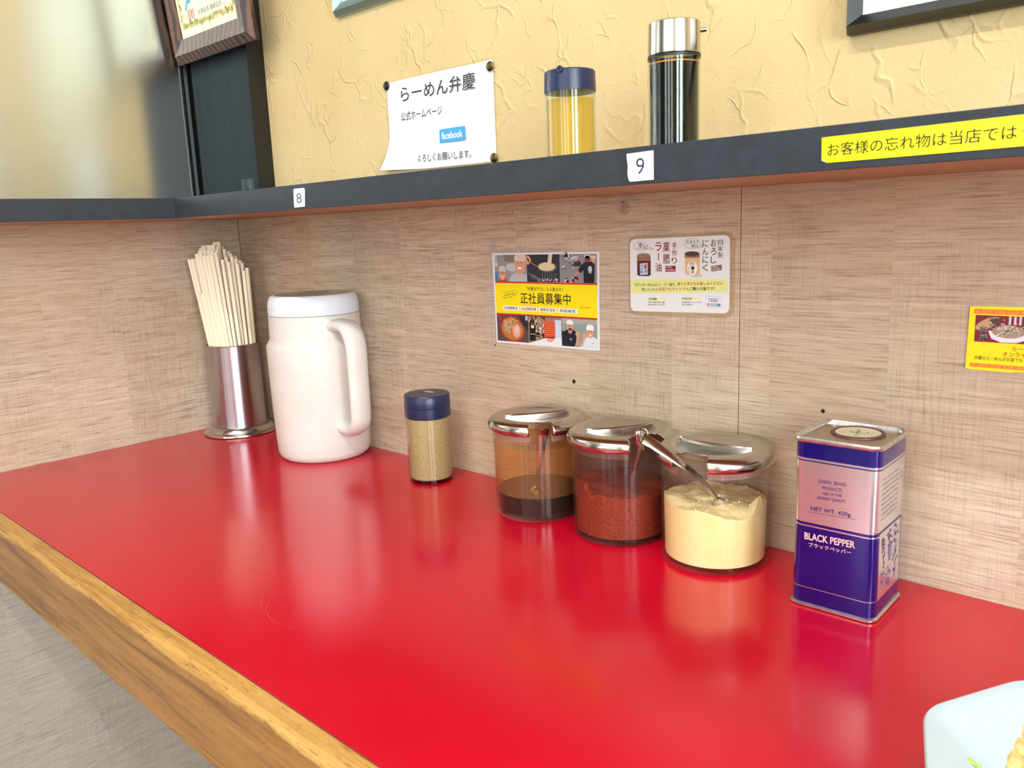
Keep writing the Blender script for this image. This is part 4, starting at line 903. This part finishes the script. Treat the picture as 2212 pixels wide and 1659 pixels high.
# ------------------------------------------------------------------ pepper tin
tn = thing('pepper_tin', 'square navy and silver tin of black pepper at the right', 'tin', (1.0959, -.0682, 0), math.radians(1.39))
SILVER = steel('printed_tinplate', (222, 223, 228), .25); SILVER.node_tree.nodes['Principled BSDF'].inputs['Metallic'].default_value = .86; NAVY = flat('navy_print_on_tin', (28, 16, 116), .18, .35, .6, .5); TINRIM = grainy('scuffed_tin_rim', (196, 195, 190), (224, 222, 216), 120, .3, .05)
TINRIM.node_tree.nodes['Principled BSDF'].inputs['Metallic'].default_value = .9
TINTOP = steel('tin_top', (188, 178, 156), .3)
def rsq(h, r, n=6):
    p = []
    for cx, cy, a0 in ((h - r, -h + r, -90), (h - r, h - r, 0), (-h + r, h - r, 90), (-h + r, -h + r, 180)):
        for k in range(n + 1): q = math.radians(a0 + 90 * k / n); p.append((cx + r * math.cos(q), cy + r * math.sin(q)))
    return p
def sqloft(name, levels, mats, parent, matfn=None, cap0=True, cap1=True):
    bm = bmesh.new(); R_ = []
    for h, r, z in levels: R_.append([bm.verts.new((x, y, z)) for x, y in rsq(h, r)])
    for i in range(len(R_) - 1):
        for k in range(len(R_[0])):
            k2 = (k + 1) % len(R_[0]); f = bm.faces.new((R_[i][k], R_[i][k2], R_[i + 1][k2], R_[i + 1][k]))
            if matfn: f.material_index = matfn((levels[i][2] + levels[i + 1][2]) / 2, k)
    if cap0: bm.faces.new(R_[0][::-1])
    if cap1: bm.faces.new(R_[-1])
    return bm_to(name, bm, mats, parent)
zs = [.0030, .0168, .0174, .0250, .0400, .0550, .0700, .0710, .0722, .0745, .0850, .0950, .1050, .1150, .1272, .1282, .1300, .1435]
def band(z, k):
    if k == 6 and .0174 < z < .1272: return 0        # flat right face is silver between the bands
    return 1 if (z < .0168 or .0174 < z < .0710 or .0722 < z < .0745 or .1272 < z < .1282 or z > .1300) else 0
sqloft('body', [(.0345 - .0005 * math.exp(-((z - .085) / .03) ** 2), .0085, z) for z in zs], [SILVER, NAVY], tn, band)
sqloft('bottom_rim', [(.0350, .0085, 0), (.0362, .009, .0010), (.0362, .009, .0024), (.0346, .0085, .0034)], TINRIM, tn)
sqloft('top_rim', [(.0346, .0085, .1430), (.0360, .009, .1440), (.0366, .009, .1460), (.0360, .009, .1476), (.0348, .0085, .1478), (.0338, .008, .1466), (.0332, .008, .1438)], TINRIM, tn, cap0=False, cap1=False)
o = sqloft('top_plate', [(.0334, .008, .1436), (.0334, .008, .1440)], TINTOP, tn)
o = lathe('shaker_ring', [(.0178, .1440), (.0182, .1452), (.0200, .1458), (.0214, .1452), (.0218, .1440)], flat('brown_ring', (96, 52, 52), .4), tn, 48, 0.001, .012)
o = lathe('shaker_disc', [(0, .1446), (.0150, .1447), (.0180, .1450), (.0180, .1440), (0, .1440)], grainy('peppery_disc', (214, 212, 176), (196, 194, 160), 80, .5, .2), tn, 48, .001, .012)
bm = bmesh.new()
for k in range(26):
    q = random.uniform(0, 6.28); r_ = random.uniform(0, .0125); s_ = random.uniform(.0004, .0011)
    v = [bm.verts.new((.001 + r_ * math.cos(q) + s_ * math.cos(i * 1.05) * random.uniform(.6, 1.2), .012 + r_ * math.sin(q) + s_ * math.sin(i * 1.05), .1452)) for i in range(6)]; bm.faces.new(v)
o = bm_to('pepper_grains', bm, flat('pepper_grain', (70, 66, 54), .8), tn, False); o['kind'] = 'stuff'
FY = -.03445
a = Art(0, 0, FY + .0001, .00008)
BL = (40, 34, 104)
for t, x0, z0, x1, z1, h, b_ in (('GABAN  BRAND', -.0132, .1118, .0096, .1129, .0030, -.004), ('PRODUCTS', -.0097, .1067, .0062, .1075, .0029, -.004), ('ARE OF THE', -.0095, .1020, .0060, .1028, .0025, -.008), ('HIGHEST QUALITY', -.0135, .0974, .0093, .0985, .0029, -.004), ('NET WT. 420g.', -.0188, .0868, .0145, .0880, .0044, 0)): a.text(t, x0, z0, x1, z1, h, BL, 1, b_)
a.line([(-.0214, .0839), (.0127, .0850)], .0002, BL, 1); a.line([(.0140, .0850), (.0172, .0852)], .0002, BL, 1)
for q in ((-.003, .0812), (-.0015, .0806), (0, .0812)): a.ell(q[0] - .001, q[1], .0007, .0010, (150, 140, 160), 1, 8)
a.line([(-.0025, .0806), (-.0022, .0765)], .0002, (150, 140, 160), 1)
a.make('lettering', tn)
a = Art(0, 0, FY - .0001, .00008); PK = (250, 186, 176)
a.text('BLACK PEPPER', -.0232, .0625, .0183, .0640, .0062, PK, 1, .022); a.text('ブラックペッパー', -.0195, .0555, .0154, .0568, .0038, PK, 1, .006)
a.make('product_name', tn)
# right face print: drawn in the sheet plane, then turned
a = Art(0, 0, -.03450, .00008); G1 = (110, 100, 140)
for k in range(9):
    z = .118 - k * .0042
    for m_ in range(11): x = -.024 + m_ * .0036; a.rect(x, z, x + random.uniform(.0012, .0030), z + .0014, (160, 152, 156), 0)
a.rect(-.0345, .0740, .0270, .0752, (60, 52, 120), 0); a.rect(.0262, .0165, .0270, .0740, (60, 52, 120), 0); a.ring(.0215, .1120, .0022, .0030, .0005, (50, 46, 70), 0, 6)
for col_, n_ in ((-.014, 46), (.000, 60), (.014, 60)):
    for k in range(n_):
        z = random.uniform(.022, .070) + col_ * .12; a.ell(col_ + random.gauss(0, .0026), z, random.uniform(.0006, .0016), random.uniform(.0006, .0022), random.choice((G1, (140, 130, 160), (84, 76, 120))), 0, 7, random.uniform(0, 3))
a.ell(.001, .052, .0034, .0080, (120, 112, 150), 1)
o = a.make('side_print', tn); o.rotation_euler = (0, 0, PI / 2)

# ------------------------------------------------------------------ white dish at the near right
ds = thing('dish', 'white octagonal porcelain dish cut off at the lower right corner', 'dish', (1.323, -.288, 0))
def octo(R, rc, a0=176, n=5):
    V = [Vector((R * math.cos(math.radians(a0 + 45 * k)), R * math.sin(math.radians(a0 + 45 * k)), 0)) for k in range(8)]; p = []
    for k in range(8):
        v, pa, pb = V[k], V[k - 1], V[(k + 1) % 8]; d1 = (pa - v).normalized() * rc; d2 = (pb - v).normalized() * rc
        for i in range(n + 1): t = i / n; p.append((v + d1) * (1 - t) ** 2 + v * 2 * t * (1 - t) + (v + d2) * t ** 2)
    return p
lv = [(.045, .006, 0), (.052, .006, .0), (.058, .008, .006), (.100, .012, .044), (.1095, .014, .0480), (.1115, .014, .0495), (.1105, .014, .0508), (.1080, .013, .0505), (.098, .012, .0475), (.062, .010, .0160), (.052, .008, .0120), (.030, .006, .0110)]
bm = bmesh.new(); R_ = [[bm.verts.new((p.x, p.y, z)) for p in octo(R, rc)] for R, rc, z in [(q * .91, w_, e_) for q, w_, e_ in lv]]
for i in range(len(R_) - 1):
    for k in range(len(R_[0])): k2 = (k + 1) % len(R_[0]); bm.faces.new((R_[i][k], R_[i][k2], R_[i + 1][k2], R_[i + 1][k]))
bm.faces.new(R_[0][::-1]); bm.faces.new(R_[-1]); bm_to('dish_body', bm, PORC, ds)
fd = thing('food_portion', 'mound of yellowish fried food in the middle of the white dish', 'food', (1.303, -.262, .0112))
def dish_z(x, y):
    r = math.hypot(x - .020, y + .026) / .91
    return 0.0 if r < .052 else (.0012 + (r - .052) * .4 if r < .062 else .0052 + (r - .062) * .875)
bm = bmesh.new(); n_, m_ = 72, 26; c0 = bm.verts.new((0, 0, .020)); rows = []
for i in range(1, m_ + 1):
    q = i / m_; row = []
    for k in range(n_):
        a_ = 2 * PI * k / n_; rr_ = .053 * q * (1 + .07 * math.sin(3 * a_ + 1) + .04 * math.sin(7 * a_)); x, y = rr_ * math.cos(a_), rr_ * math.sin(a_)
        top = .021 * (1 - q ** 2.4) + .006 * mn.noise(Vector((x * 60, y * 60, 3))) + .003 * mn.noise(Vector((x * 190, y * 190, 5)))
        row.append(bm.verts.new((x, y, max(dish_z(x, y) + .0008, top + dish_z(x, y) * .8) if i < m_ else dish_z(x, y) + .0004)))
    rows.append(row)
for k in range(n_): bm.faces.new((c0, rows[0][k], rows[0][(k + 1) % n_]))
for r0_, r1_ in zip(rows[:-1], rows[1:]):
    for k in range(n_): bm.faces.new((r0_[k], r1_[k], r1_[(k + 1) % n_], r0_[(k + 1) % n_]))
bm_to('food_mound', bm, grainy('fried_food', (196, 162, 92), (226, 206, 134), 120, .5, .6, .002), fd)
on = thing('onion_sliver', 'bright green onion sliver lying on the sloping side of the white dish', 'food', (1.2470, -.2920, .0362))
sweep('leaf', [(-.006, -.004, .002), (0, 0, .0005), (.008, .003, -.004)], [(.0016, .0006), (.0026, .0007), (.0012, .0005)], flat('green_onion', (176, 214, 90), .4), on, 10)
